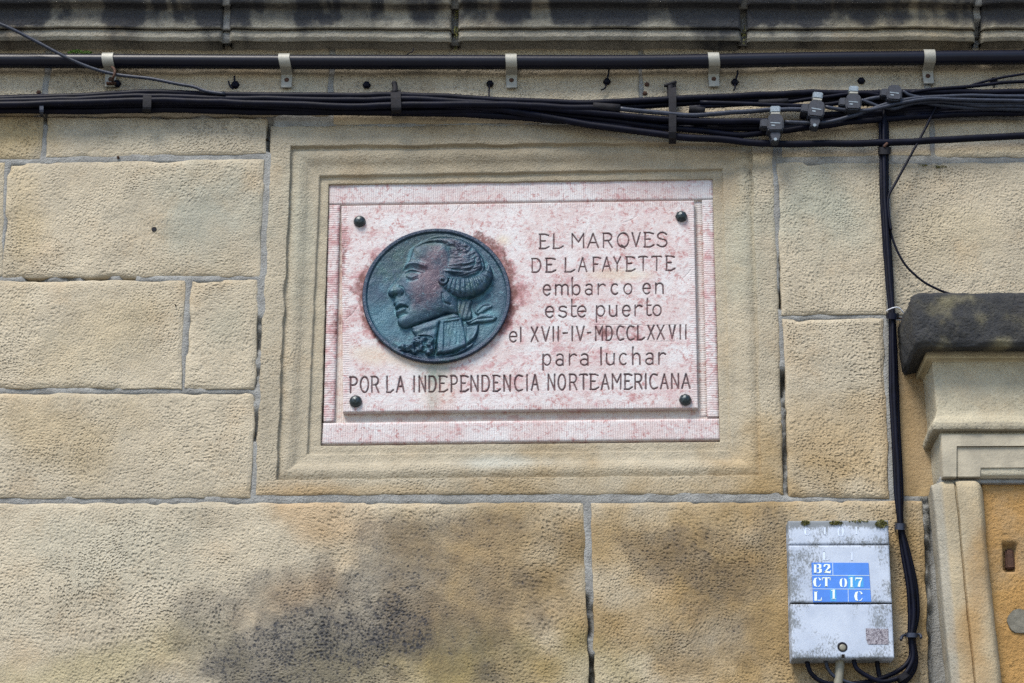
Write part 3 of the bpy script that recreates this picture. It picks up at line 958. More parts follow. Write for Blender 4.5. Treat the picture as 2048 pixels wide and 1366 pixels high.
def glyph(ch, asc=1.5, desc=-0.45):
    G = {
        'A': [[(0, 0), (0.5, 0.98)], [(0.5, 0.98), (1, 0)], [(0.2, 0.36), (0.8, 0.36)]],
        'C': [[(0.95, 0.93)] + arc(0.5, 0.5, 0.5, 0.5, 70, 290, 16) + [(0.97, 0.08)]],
        'D': [[(0.05, 0), (0.05, 1)], [(0, 0.99), (0.45, 1)] + arc(0.42, 0.5, 0.55, 0.5, 80, -80, 12) + [(0.4, 0), (0, 0.01)]],
        'E': [[(0.1, 0), (0.1, 1)], [(0, 1), (0.55, 1), (0.95, 0.92)], [(0.1, 0.54), (0.6, 0.54)], [(0, 0), (0.6, 0), (1, 0.13)]],
        'F': [[(0.1, 0), (0.1, 1)], [(0.05, 1), (0.6, 1), (1, 0.93)], [(0.1, 0.52), (0.6, 0.52)]],
        'I': [[(0.5, 0), (0.5, 1)]],
        'L': [[(0.15, 1), (0.15, 0)], [(0.1, 0), (0.65, 0), (1, 0.15)]],
        'M': [[(0.04, 0), (0.04, 1), (0.55, 0.42), (0.97, 1), (0.97, 0)]],
        'N': [[(0.05, 0), (0.05, 1), (0.95, 0), (0.95, 1)]],
        'O': [arc(0.5, 0.5, 0.5, 0.5, 0, 360, 20)],
        'P': [[(0.1, 0), (0.1, 1)], [(0, 1), (0.5, 1)] + arc(0.5, 0.74, 0.48, 0.26, 85, -85, 8) + [(0.1, 0.48)]],
        'Q': [arc(0.5, 0.5, 0.5, 0.5, 0, 360, 20), [(0.36, 0.14), (0.5, 0.06), (0.66, -0.10)]],
        'R': [[(0.08, 0), (0.08, 1)], [(0, 1), (0.5, 1)] + arc(0.5, 0.74, 0.45, 0.26, 85, -85, 8) + [(0.1, 0.48)], [(0.55, 0.48), (1, 0)]],
        'S': [[(0.95, 0.85)] + arc(0.5, 0.76, 0.42, 0.24, 50, 230, 10) + arc(0.52, 0.26, 0.46, 0.26, 60, -140, 12) + [(0.02, 0.14)]],
        'T': [[(0.52, 0), (0.52, 1)], [(0, 0.95), (0.15, 1), (0.85, 1), (1, 0.95)]],
        'V': [[(0, 1), (0.5, 0.02), (1, 1)]],
        'X': [[(0, 0), (0.95, 1)], [(0.05, 1), (1, 0)]],
        'Y': [[(0, 1), (0.5, 0.5), (1, 1)], [(0.5, 0.5), (0.5, 0)]],
        '-': [[(0, 0.55), (1, 0.57)]],
        'a': [arc(0.48, 0.75, 0.40, 0.25, 150, 0, 8) + [(0.9, 0.0)], arc(0.46, 0.27, 0.44, 0.27, 0, 360, 14)],
        'b': [[(0.06, asc), (0.02, asc - 0.1), (0.06, 0)], arc(0.52, 0.48, 0.46, 0.48, 0, 360, 16)],
        'c': [arc(0.5, 0.5, 0.5, 0.5, 50, 310, 14)],
        'e': [[(0.04, 0.52), (0.97, 0.52)] + arc(0.5, 0.5, 0.48, 0.5, 5, 315, 16)],
        'h': [[(0.05, asc), (0.05, 0)], [(0.05, 0.6)] + arc(0.5, 0.62, 0.42, 0.38, 160, 0, 8) + [(0.93, 0)]],
        'l': [[(0.5, asc), (0.5, 0)]],
        'm': [[(0.03, 0), (0.03, 1)], [(0.03, 0.7)] + arc(0.27, 0.72, 0.23, 0.28, 160, 0, 6) + [(0.5, 0)], [(0.5, 0.7)] + arc(0.74, 0.72, 0.23, 0.28, 160, 0, 6) + [(0.97, 0)]],
        'n': [[(0.05, 0), (0.05, 1)], [(0.05, 0.65)] + arc(0.5, 0.66, 0.42, 0.34, 160, 0, 8) + [(0.93, 0)]],
        'o': [arc(0.5, 0.5, 0.5, 0.5, 0, 360, 18)],
        'p': [[(0.05, 1), (0.05, desc)], arc(0.52, 0.52, 0.46, 0.48, 0, 360, 16)],
        'r': [[(0.2, 0), (0.2, 1)], [(0.2, 0.68), (0.45, 0.92), (0.75, 1.0), (1, 0.88)]],
        's': [[(0.92, 0.88)] + arc(0.48, 0.77, 0.42, 0.23, 50, 230, 8) + arc(0.52, 0.27, 0.44, 0.27, 60, -140, 10) + [(0.02, 0.16)]],
        't': [[(0.1, asc), (0.1, 0.12), (0.5, 0.02), (1.0, 0.08)], [(0, 1.0), (1.0, 1.0)]],
        'u': [[(0.05, 1), (0.06, 0.35)] + arc(0.48, 0.3, 0.42, 0.3, 180, 350, 8) + [(0.93, 0.3), (0.93, 1)], [(0.93, 0.4), (0.93, 0)]],
    }
    return G[ch]


LET = []   # (strokes in px, halfwidth px)


def put_line(org, sc, items, base, top, ascv=None, hw=1.55, descv=-0.45):
    (bx0, by0, bx1, by1) = base; (tx0, ty0, tx1, ty1) = top
    for it in items:
        ch, x0, x1 = it[0], it[1], it[2]
        if ch in 'Il-' and x1 is None:
            x0, x1 = x0 - 10, x0 + 10
        a = ascv if ascv else 1.5
        b = []
        for st in glyph(ch, a, descv):
            pp = []
            for (u, v) in st:
                x = x0 + (x1 - x0) * u
                yb = by0 + (by1 - by0) * (x - bx0) / (bx1 - bx0); yt = ty0 + (ty1 - ty0) * (x - tx0) / (tx1 - tx0)
                y = yb + (yt - yb) * v
                pp.append((org[0] + x / sc, org[1] + y / sc))
            b.append(pp)
        LET.append((b, hw))


OA, SA = (1040, 440), 5.689
put_line(OA, SA, [('E', 222, 332), ('L', 368, 492), ('M', 590, 730), ('A', 772, 893), ('R', 944, 1050), ('Q', 1110, 1238), ('V', 1278, 1368), ('E', 1415, 1525), ('S', 1560, 1675)], (220, 326, 1670, 303), (220, 164, 1670, 140))
put_line(OA, SA, [('D', 135, 240), ('E', 295, 408), ('L', 500, 625), ('A', 668, 760), ('F', 830, 920), ('A', 940, 1035), ('Y', 1070, 1145), ('E', 1208, 1310), ('T', 1352, 1452), ('T', 1500, 1612), ('E', 1660, 1762)], (140, 596, 1760, 573), (140, 440, 1760, 410))
put_line(OA, SA, [('e', 265, 352), ('m', 403, 552), ('b', 593, 685), ('a', 743, 832), ('r', 873, 970), ('c', 1040, 1125), ('o', 1185, 1275), ('e', 1400, 1487), ('n', 1543, 1637)], (265, 857, 1640, 838), (265, 740, 1640, 720), 1.65, 1.6)
put_line(OA, SA, [('e', 292, 388), ('s', 443, 535), ('t', 585, 640), ('e', 655, 755), ('p', 868, 965), ('u', 1015, 1108), ('e', 1168, 1258), ('r', 1292, 1388), ('t', 1445, 1492), ('o', 1515, 1607)], (292, 1110, 1605, 1088), (292, 985, 1605, 968), 1.6, 1.55, -0.5)
OB, SB = (1000, 620), 5.12
put_line(OB, SB, [('e', 98, 176)], (90, 328, 400, 325), (90, 222, 400, 219), 1.45, 1.6)
put_line(OB, SB, [('I', 214, None), ('X', 320, 390), ('V', 430, 508), ('I', 547, None), ('I', 598, None), ('-', 650, 690), ('I', 742, None), ('V', 787, 862), ('-', 898, 928), ('M', 980, 1052), ('D', 1088, 1152),
                 ('C', 1200, 1268), ('C', 1303, 1375), ('L', 1402, 1480), ('X', 1515, 1580), ('X', 1610, 1682), ('V', 1735, 1795), ('I', 1848, None), ('I', 1905, None)], (200, 327, 1905, 297), (200, 180, 1905, 155), hw=1.7)
put_line(OB, SB, [('p', 438, 522), ('a', 575, 657), ('r', 696, 782), ('a', 825, 910), ('l', 1037, None), ('u', 1088, 1176), ('c', 1226, 1305), ('h', 1358, 1440), ('a', 1493, 1577), ('r', 1613, 1695)], (440, 570, 1690, 554), (440, 456, 1690, 440), 1.55, 1.7, -0.4)
OC, SC = (620, 700), 4.6545
put_line(OC, SC, [('P', 372, 440), ('O', 472, 545), ('R', 573, 640), ('L', 708, 777), ('A', 808, 877), ('I', 970, None), ('N', 1015, 1078), ('D', 1108, 1175), ('E', 1203, 1280), ('P', 1312, 1372), ('E', 1402, 1475),
                 ('N', 1498, 1567), ('D', 1602, 1672), ('E', 1706, 1772), ('N', 1805, 1868), ('C', 1908, 1980), ('I', 2022, None)], (372, 397, 2025, 381), (372, 252, 2025, 234), hw=1.85)
put_line(OB, SB, [('A', 325, 395), ('N', 492, 565), ('O', 598, 672), ('R', 712, 787), ('T', 816, 894), ('E', 924, 1010), ('A', 1040, 1117), ('M', 1150, 1240), ('E', 1275, 1355), ('R', 1380, 1455), ('I', 1495, None),
                 ('C', 1538, 1615), ('A', 1648, 1722), ('N', 1758, 1832), ('A', 1865, 1947)], (325, 822, 1945, 802), (325, 662, 1945, 654), hw=1.85)

SQ = [(683, 411.5), (1388, 401), (1396, 816), (686, 824)]
X, Z, U, V, Lu, Lv = quad_grid(SQ, HSLAB, 0.00105)
px, py = PX(X, Z, HSLAB)
dist = np.full(X.shape, 99.0); own = np.full(X.shape, -1, int)
cimin, rstep = None, None
# pixel position -> approximate grid index
nv_, nu_ = X.shape


def window(x0, x1, y0, y1):
    cu = [(x0 - 683) / 708.0 - 0.02, (x1 - 683) / 703.0 + 0.02]
    cv = [(y0 - 412) / 412.0 - 0.03, (y1 - 401) / 412.0 + 0.03]
    a = max(0, int(cv[0] * nv_)); b = min(nv_, int(cv[1] * nv_) + 1); c = max(0, int(cu[0] * nu_)); d = min(nu_, int(cu[1] * nu_) + 1)
    return slice(a, b), slice(c, d)


rnd = random.Random(12)
for li, (strokes, hw) in enumerate(LET):
    for st in strokes:
        for a, b in zip(st[:-1], st[1:]):
            w = window(min(a[0], b[0]) - 5, max(a[0], b[0]) + 5, min(a[1], b[1]) - 5, max(a[1], b[1]) + 5)
            dd, _ = seg_dist(px[w], py[w], a, b)
            dd = dd / hw
            m = dd < dist[w]
            dw = dist[w]; dw[m] = dd[m]; dist[w] = dw
            ow = own[w]; ow[m & (dd < 1.6)] = li; own[w] = ow
wobble = 1 + 0.22 * fbm(px, py, 9, 720, 2)
g_depth = np.clip(1.12 - dist / wobble, 0, 1) ** 0.8
H = HSLAB - 0.0030 * g_depth + 0.0004 * fbm(X, Z, 0.05, 721, 3)
# hairline cracks and chips in the slab
for pts in ([(1170, 475), (1176, 455), (1170, 430)], [(1245, 446), (1262, 440), (1275, 432)], [(905, 430), (915, 418), (922, 408)], [(1367, 556), (1378, 545), (1386, 534)],
            [(1176, 706), (1183, 697), (1187, 692)], [(690, 640), (705, 628), (716, 612)], [(1285, 652), (1352, 650)], [(1350, 651), (1350, 682)], [(1300, 683), (1350, 683)], [(1190, 650), (1285, 650)]):
    for a, b in zip(pts[:-1], pts[1:]):
        dd, _ = seg_dist(px, py, a, b)
        H -= 0.0009 * np.clip(1 - dd / 1.2, 0, 1)
d = np.minimum(np.minimum(U, 1 - U) * Lu, np.minimum(V, 1 - V) * Lv)
H = H - 0.0012 * (1 - np.clip(d / 0.0022, 0, 1)) ** 2
rib_t = (1 - sst(0.012, 0.014, V * Lv)) + (1 - sst(0.010, 0.012, (1 - V) * Lv))
rib_s = (1 - sst(0.013, 0.015, U * Lu)) + (1 - sst(0.011, 0.013, (1 - U) * Lu))
grn = blob(px, py, 872, 745, 34, 26, 0, 730, 0.4) * 0.75 + blob(px, py, 868, 790, 14, 45, 3, 731, 0.4) * 0.35
pal = blob(px, py, 800, 720, 120, 20, 10, 732, 0.5) * 0.5 + blob(px, py, 870, 780, 40, 50, 0, 733, .5) * 0.25 + blob(px, py, 1240, 550, 60, 12, 0, 734, .5) * 0.5 + blob(px, py, 1005, 480, 18, 14, 0, 735, .4) * 0.6
at = {'ribx': np.clip(rib_t, 0, 1) * 0.9, 'ribz': np.clip(rib_s - rib_t, 0, 1) * 0.9, 'rust': marble_rust(px, py), 'groove': sst(0.15, 0.55, g_depth) * 0.92, 'green': grn, 'pale': np.clip(pal, 0, 1)}
# letters are cut out of the face as separate pieces
n, m = X.shape
Xp, Zp, Hp = padb(X), padb(Z), sink_border(padb(H), HREC - 0.003)
ownp = np.pad(np.where(g_depth > 0.02, own, -1), 1, constant_values=-1)
vv = np.stack([Xp, -Hp, Zp], -1).reshape(-1, 3)
ff = flip(grid_faces(n + 2, m + 2)) if False else grid_faces(n + 2, m + 2)
a_ = vv[ff[:, 1]] - vv[ff[:, 0]]; b_ = vv[ff[:, 3]] - vv[ff[:, 0]]
if np.median(np.cross(a_, b_)[:, 1]) > 0: ff = flip(ff)
fo = ownp.ravel()[ff].max(1)
atp = {k: padb(v).ravel() for k, v in at.items()}


def submesh(name, faces, parent):
    used, inv = np.unique(faces, return_inverse=True)
    return mesh_obj(name, vv[used], inv.reshape(-1, 4), M['marble'], parent, True, {k: v[used] for k, v in atp.items()})


slab = submesh('inscribed_slab', ff[fo < 0], plaque)
for li in range(len(LET)):
    fl = ff[fo == li]
    if len(fl): submesh('letter', fl, slab)

for sx, sy in ((719, 441), (1363, 431), (711, 801), (1371, 798)):
    dome('stud', sx, sy, HSLAB, 0.0128, 0.012, M['stud'], plaque, facets=8 if sx > 1000 else 14, rings=4, smooth=False)

# ------------------------------------------------------------------ bronze medallion
med = thing('bronze_medallion', 'round bronze relief with left facing profile of a man in a powdered wig', 'medallion')
HB = HSLAB
MC = P(872.7, 587.5, HB + 0.012)
MR = 0.1505


def infl(d, w):
    t = np.clip(d / w, 0, 1)
    return np.sqrt(np.clip(1 - (1 - t) ** 2, 0, 1))


def pdist(x, y, pts, sub=5):
    c = catmull(pts, sub) if len(pts) > 2 else np.array(pts, float)
    dm = np.full(x.shape, 1e9)
    for a, b in zip(c[:-1], c[1:]):
        dd, _ = seg_dist(x, y, a, b)
        dm = np.minimum(dm, dd)
    return dm


def gs(x, y, cx, cy, rx, ry=None, ang=0):
    ry = ry or rx; a = math.radians(ang)
    u = ((x - cx) * math.cos(a) + (y - cy) * math.sin(a)) / rx; v = (-(x - cx) * math.sin(a) + (y - cy) * math.cos(a)) / ry
    return np.exp(-(u * u + v * v))


FACE = [(530, 318), (512, 350), (497, 395), (478, 432), (455, 458), (446, 480), (434, 505), (412, 540), (385, 580), (352, 622), (322, 655), (314, 680), (324, 700), (345, 716), (366, 722),
        (366, 742), (358, 766), (374, 786), (372, 806), (392, 822), (378, 842), (382, 868), (400, 886), (392, 908), (397, 935), (418, 960), (455, 974), (505, 960), (600, 922), (700, 888), (800, 850), (880, 860), (900, 800), (880, 600), (860, 400), (800, 280), (700, 262), (600, 278)]
HAIR = [(522, 330), (545, 292), (600, 256), (680, 232), (780, 222), (880, 232), (960, 262), (1030, 308), (1082, 368), (1112, 430), (1112, 500), (1060, 560), (960, 590), (800, 600), (730, 580), (700, 520), (722, 470), (785, 432), (812, 375), (790, 316), (720, 282), (620, 290)]
CURL = [(722, 590), (745, 560), (800, 556), (900, 568), (1000, 560), (1080, 530), (1128, 480), (1150, 448), (1178, 500), (1178, 570), (1150, 630), (1095, 684), (1020, 716), (940, 730), (870, 724), (810, 700), (745, 650)]
QUEUE = [(872, 735), (1010, 735), (1000, 800), (1012, 870), (990, 900), (940, 905), (900, 870)]
NECK = [(510, 962), (620, 925), (740, 885), (860, 850), (905, 868), (912, 900), (740, 930), (724, 1010), (712, 1100), (700, 1190), (640, 1180), (600, 1120), (560, 1060), (512, 1000)]
COAT = [(742, 908), (925, 880), (945, 960), (1068, 940), (1062, 1000), (1040, 1060), (960, 1130), (860, 1172), (780, 1190), (712, 1196), (716, 1100), (728, 1000)]
BOW = [(1040, 880), (1085, 850), (1150, 855), (1215, 880), (1190, 912), (1120, 928), (1050, 930), (985, 940), (965, 915)]
BOW2 = [(1030, 830), (1070, 780), (1130, 760), (1180, 790), (1120, 830), (1060, 860)]
JAB = [(385, 1130), (430, 1112), (500, 1100), (530, 1050), (590, 1035), (660, 1040), (700, 1075), (702, 1130), (690, 1185), (640, 1195), (590, 1165), (530, 1195), (490, 1170), (440, 1165), (395, 1155)]
PEC = [(480, 1180), (560, 1200), (700, 1205), (860, 1180), (910, 1150), (1015, 1095), (1000, 1130), (900, 1185), (760, 1222), (600, 1222), (500, 1205)]


def relief(x, y):
    """x,y in the drawing units of the relief; returns height in mm, colour, region"""
    S = lambda q_: catmull(q_, 4, True)
    h = np.zeros(x.shape)
    fd = sdp(x, y, S(FACE)); hd = sdp(x, y, S(HAIR)); cd = sdp(x, y, S(CURL)); qd = sdp(x, y, S(QUEUE))
    nd = sdp(x, y, NECK); co = sdp(x, y, COAT); bw = sdp(x, y, S(BOW)); bw2 = sdp(x, y, S(BOW2)); jb = sdp(x, y, S(JAB)); pc = sdp(x, y, S(PEC))
    # coat, collar, neck cloth
    h = np.where(nd > 0, np.maximum(h, 5.5 * infl(nd, 30) + 0.004 * (x - 500)), h)
    fold = np.sin((x * 0.35 + y * 0.95) / 9.5 + 1.2 * fbm(x, y, 90, 801, 2))
    h = np.where(nd > 6, h + 0.5 * fold, h)
    h = np.where(co > 0, np.maximum(h, 8.0 * infl(co, 22)), h)
    inner = sdp(x, y, [(778, 932), (902, 912), (925, 1108), (770, 1152)])
    h = np.where(inner > 0, h - 1.0 * infl(inner, 8) + (0.22 * np.sin(x / 4.6 + 2.0 * fbm(x, y, 60, 803, 2)) + 0.5 * fbm(x * 3, y * 0.5, 30, 804, 3)) * (inner > 8), h)
    h += np.where(co > 0, 0.8 * np.exp(-(pdist(x, y, [(762, 1165), (770, 925), (905, 905)], 1) / 6) ** 2), 0)
    h += np.where(co > 0, -2.0 * np.exp(-(pdist(x, y, [(935, 895), (950, 1000), (965, 1120)], 3) / 7) ** 2), 0)
    h += np.where(co > 0, 1.2 * np.exp(-(pdist(x, y, [(1060, 945), (1050, 1000), (1020, 1060)], 3) / 8) ** 2), 0)
    h = np.where((co > 0) & (x > 960), h - 2.5, h)
    h = np.where(pc > 0, np.maximum(h, 3.0 * infl(pc, 16)), h)
    # queue and bow
    h = np.where(qd > 0, np.maximum(h, 5 * infl(qd, 30) + 0.6 * np.sin((x + 0.25 * y) / 6.0)), h)
    h = np.where(bw > 0, np.maximum(h, 4.5 * infl(bw, 22) - 1.5 * np.exp(-(pdist(x, y, [(990, 930), (1060, 900), (1180, 890)]) / 8) ** 2)), h)
    h = np.where(bw2 > 0, np.maximum(h, 3.0 * infl(bw2, 18) - 1.3 * np.exp(-(pdist(x, y, [(1060, 835), (1110, 790), (1160, 785)]) / 7) ** 2)), h)
    h += 1.5 * gs(x, y, 965, 920, 16, 24)
    # face
    fh = 3.0 * infl(fd, 16) + 9.0 * infl(fd, 190)
    f = fh
    f = f + 2.6 * np.exp(-(pdist(x, y, [(448, 468), (490, 448), (550, 452), (625, 478)]) / 15) ** 2)
    f = f - 4.2 * gs(x, y, 505, 512, 62, 30, 8) - 1.5 * gs(x, y, 600, 520, 50, 22, 10)
    f = f + 2.6 * gs(x, y, 508, 532, 30, 20) + 1.4 * np.exp(-(pdist(x, y, [(458, 512), (500, 498), (550, 508), (600, 528)]) / 7) ** 2)
    f = f - 1.0 * np.exp(-(pdist(x, y, [(462, 528), (500, 514), (545, 524)]) / 5) ** 2)
    f = f + 1.2 * np.exp(-(pdist(x, y, [(470, 556), (510, 570), (556, 552)]) / 8) ** 2) - 1.0 * np.exp(-(pdist(x, y, [(475, 590), (520, 598), (560, 585)]) / 12) ** 2)
    f = f + 3.4 * gs(x, y, 408, 676, 28, 26) + 2.4 * gs(x, y, 345, 680, 30, 26) - 3.2 * np.exp(-(pdist(x, y, [(362, 716), (385, 708)], 1) / 8) ** 2)
    f = f - 1.9 * np.exp(-(pdist(x, y, [(412, 640), (440, 655), (450, 690), (430, 712)]) / 8) ** 2)
    f = f + 1.5 * np.exp(-(pdist(x, y, [(415, 560), (385, 605), (350, 650)]) / 18) ** 2)
    f = f - 1.3 * np.exp(-(pdist(x, y, [(455, 715), (492, 765), (502, 830)]) / 16) ** 2)
    f = f + 2.4 * np.exp(-(pdist(x, y, [(380, 796), (415, 780), (455, 790)]) / 11) ** 2) + 2.6 * np.exp(-(pdist(x, y, [(386, 846), (420, 838), (450, 830)]) / 13) ** 2)
    f = f - 4.0 * np.exp(-(pdist(x, y, [(380, 824), (412, 808), (450, 806), (478, 812)]) / 6.5) ** 2)
    f = f - 1.6 * np.exp(-(pdist(x, y, [(400, 884), (440, 872), (470, 868)]) / 13) ** 2)
    f = f + 2.2 * gs(x, y, 440, 925, 52, 32) + 2.0 * gs(x, y, 610, 650, 120, 90) - 1.2 * gs(x, y, 560, 800, 70, 60)
    f = f + 1.6 * gs(x, y, 800, 745, 34, 40) - 1.6 * np.exp(-(pdist(x, y, [(765, 700), (775, 770), (830, 790)]) / 9) ** 2)
    f = f + 0.6 * gs(x, y, 560, 380, 90, 60)
    f = f + 0.45 * fbm(x, y, 80, 817, 4)
    h = np.where(fd > 0, np.maximum(h, f), h)
    # hair mass with combed swirls
    r_ = np.hypot(x - 905, (y - 430) * 1.15); th = np.arctan2(y - 430, x - 905)
    r2 = np.hypot((x - 880) * 0.8, (y - 300) * 1.2)
    sw = np.sin(r2 / 6.0 + 1.1 * fbm(x, y, 170, 810, 2)) * sst(300, 380, y + 0.25 * (x - 880))
    hh = 2.2 * infl(hd, 30) + 10.0 * infl(hd, 150) + (0.16 * sw + 1.3 * fbm(r2, np.arctan2((y - 300) * 1.2, (x - 880) * 0.8) * 55, 22, 811, 3)) * sst(0, 40, hd) * (0.5 + 0.7 * sst(700, 900, x))
    hh = hh - 2.0 * np.exp(-(pdist(x, y, [(1080, 400), (1095, 470), (1050, 535), (960, 560), (860, 545), (760, 520)]) / 10) ** 2)
    hh = hh - 1.6 * np.exp(-(pdist(x, y, [(1040, 400), (1030, 470), (960, 510), (850, 500)]) / 8) ** 2)
    h = np.where(hd > 0, np.maximum(h, hh), h)
    h = h + np.where(hd > 0, 0, 0.8) * np.exp(-(pdist(x, y, [(540, 290), (680, 222), (800, 212), (960, 252), (1060, 325), (1120, 420)]) / 5) ** 2)
    # rolled side curl
    cen = catmull([(735, 605), (800, 640), (900, 655), (1010, 640), (1100, 590), (1150, 500)], 14)
    best = np.full(x.shape, 1e9); tpar = np.zeros(x.shape)
    for i, (a, b) in enumerate(zip(cen[:-1], cen[1:])):
        dd, t = seg_dist(x, y, a, b); mm = dd < best
        best[mm] = dd[mm]; tpar[mm] = (i + t)[mm]
    ridg = np.sin(tpar * 1.18 + 0.9 * fbm(x, y, 110, 816, 2) + (y - 640) * 0.016 + 0.0 * x)
    ch = 4.0 + 12.0 * infl(cd, 62) + (0.85 * ridg + 0.5 * fbm(x, y, 26, 815, 3)) * sst(0, 14, cd)
    rs = np.hypot(x - 768, y - 598)
    spiral = 1.6 * np.cos((rs + 6.0 * np.arctan2(y - 598, x - 768)) / 6.2)
    ch = np.where(rs < 52, 4 + 11.5 * infl(58 - rs, 40) + spiral, ch)
    inc = (cd > 0) | (rs < 52)
    h = np.where(inc, np.maximum(h, ch), h)
    # ruffles
    jf = np.clip(6.5 * infl(jb, 26) + 4.5 * fbm(x, y, 40, 820, 3) + 2.0 * np.sin(x / 13 + 2.5 * fbm(x, y, 70, 821, 2)), 0.3, 13)
    h = np.where(jb > 0, np.maximum(h * 0.6, jf), h)
    reg = np.zeros(x.shape, int)
    reg[(nd > 0) | (co > 0) | (pc > 0)] = 3
    reg[(bw > 0) | (bw2 > 0) | (qd > 0)] = 5
    reg[fd > 0] = 1
    reg[hd > 0] = 2
    reg[inc] = 4
    reg[jb > 0] = 6
    return h, reg, (fd, hd, cd, co, jb)


nr, na = 230, 700
rr_ = np.concatenate([np.linspace(0.0004, MR * 0.985, nr), MR * np.array([0.9895, 0.993, 0.9965, 0.999, 1.0, 1.0, 0.985])])
aa = np.linspace(0, 2 * np.pi, na, endpoint=False)
R_, A_ = np.meshgrid(rr_, aa, indexing='ij')
Xd = MC.x + R_ * np.cos(A_); Zd = MC.z + R_ * np.sin(A_)
pxd, pyd = PX(Xd, Zd, HB + 0.012)
zx = (pxd - 700) * 4.139; zy = (pyd - 420) * 4.139
hr, reg, parts_d = relief(zx, zy)
rn = R_ / MR
dish = 3.0 + 3.8 * np.clip(rn, 0, 1) ** 3
dish = dish + 2.6 * sst(0.925, 0.955, rn) - 0.7 * np.exp(-((rn - 0.93) / 0.012) ** 2) + 0.35 * fbm(Xd, Zd, 0.012, 830, 3) + 0.5 * fbm(Xd, Zd, 0.05, 831, 3)
Hd = dish + 1.22 * hr * sst(1.0, 0.90, rn)
Hd = np.where(rn > 0.986, Hd - 9.0 * ((rn - 0.986) / 0.014) ** 2 * 0.35, Hd)
Hd[-2, :] = 1.0; Hd[-1, :] = 0.0
Hd = HB + 0.0015 + Hd / 1000.0
bcol = np.ones(Xd.shape + (3,)) * np.array(alb(32, 84, 112, 0.9))


def mixc(c, col, f):
    return c * (1 - f[..., None]) + np.array(col) * f[..., None]


bcol = mixc(bcol, alb(38, 78, 82, 0.8), np.clip(blob(zx, zy, 560, 300, 420, 220, -20, 840, .4) * 0.7, 0, 1))
bcol = mixc(bcol, alb(72, 138, 160), np.clip(blob(zx, zy, 300, 900, 260, 260, 30, 841, .5) * 0.55, 0, 1))
bcol = mixc(bcol, alb(80, 140, 156), np.clip(blob(zx, zy, 1130, 900, 160, 240, 30, 842, .5) * 0.5, 0, 1))
bcol = mixc(bcol, alb(72, 140, 160), np.clip(blob(zx, zy, 840, 1030, 140, 120, 0, 843, .5) * 0.6, 0, 1))
bcol = mixc(bcol, alb(112, 82, 100, 0.85), np.clip(sst(5, 60, parts_d[0]) * blob(zx, zy, 660, 560, 170, 280, 10, 844, .45) * 0.85, 0, 1))
bcol = mixc(bcol, alb(96, 84, 108, 0.8), np.clip(sst(0, 40, parts_d[1]) * blob(zx, zy, 850, 380, 260, 140, 10, 845, .5) * 0.75, 0, 1))
bcol = mixc(bcol, alb(66, 112, 122), np.clip(blob(zx, zy, 480, 880, 130, 90, -20, 846, .5) * 0.5, 0, 1))
bcol = mixc(bcol, alb(92, 112, 96), np.clip(blob(zx, zy, 960, 820, 130, 80, -20, 847, .5) * 0.55, 0, 1))
bcol = mixc(bcol, alb(36, 60, 104, 0.7), sst(0.93, 0.97, rn) * 0.8)
hb_ = hr.copy()
for k_ in (1, 2, 3, 2):
    w_ = max(1, k_)
    hb_ = (hb_ + np.roll(hb_, k_, 0) + np.roll(hb_, -k_, 0) + np.roll(hb_, 3 * k_, 1) + np.roll(hb_, -3 * k_, 1)) / 5
crv = np.clip((hb_ - hr) / 0.9, -1, 1) * (rn < 0.9)
bcol = mixc(bcol, alb(104, 168, 184), np.clip(crv - 0.12, 0, 1) * 0.75 * np.clip(0.6 + fbm(zx, zy, 60, 848, 3), 0, 1))
bcol = mixc(bcol, alb(96, 128, 160), np.clip(-crv - 0.2, 0, 1) * 0.5 * np.clip(0.5 + fbm(zx, zy, 50, 849, 3), 0, 1))
# polished patches left in the creases are paler verdigris

vv = np.stack([Xd, -Hd, Zd], -1).reshape(-1, 3)
ff = grid_faces(len(rr_), na, True)
a_ = vv[ff[:, 1]] - vv[ff[:, 0]]; b_ = vv[ff[:, 3]] - vv[ff[:, 0]]
if np.median(np.cross(a_, b_)[:, 1]) > 0: ff = flip(ff)
freg = reg.ravel()[ff[:, 0]]
bc = bcol.reshape(-1, 3)
for rid, nm in ((0, 'disc'), (1, 'face'), (2, 'hair'), (3, 'coat'), (4, 'side_curl'), (5, 'hair_ribbon'), (6, 'ruffle')):
    fl = ff[freg == rid]
    used, inv = np.unique(fl, return_inverse=True)
    mesh_obj(nm, vv[used], inv.reshape(-1, 4), M['bronze'], med, True, {'Col': bc[used] * 0.66})

# ------------------------------------------------------------------ door head at the right
door = thing('door_surround', 'carved stone doorway surround with a blackened overhanging cornice and ochre panel', 'doorway')
DH = 0.088
xc = float(XZ(1870, 780, DH)[0])
XR = float(XZ(2420, 780, DH)[0])


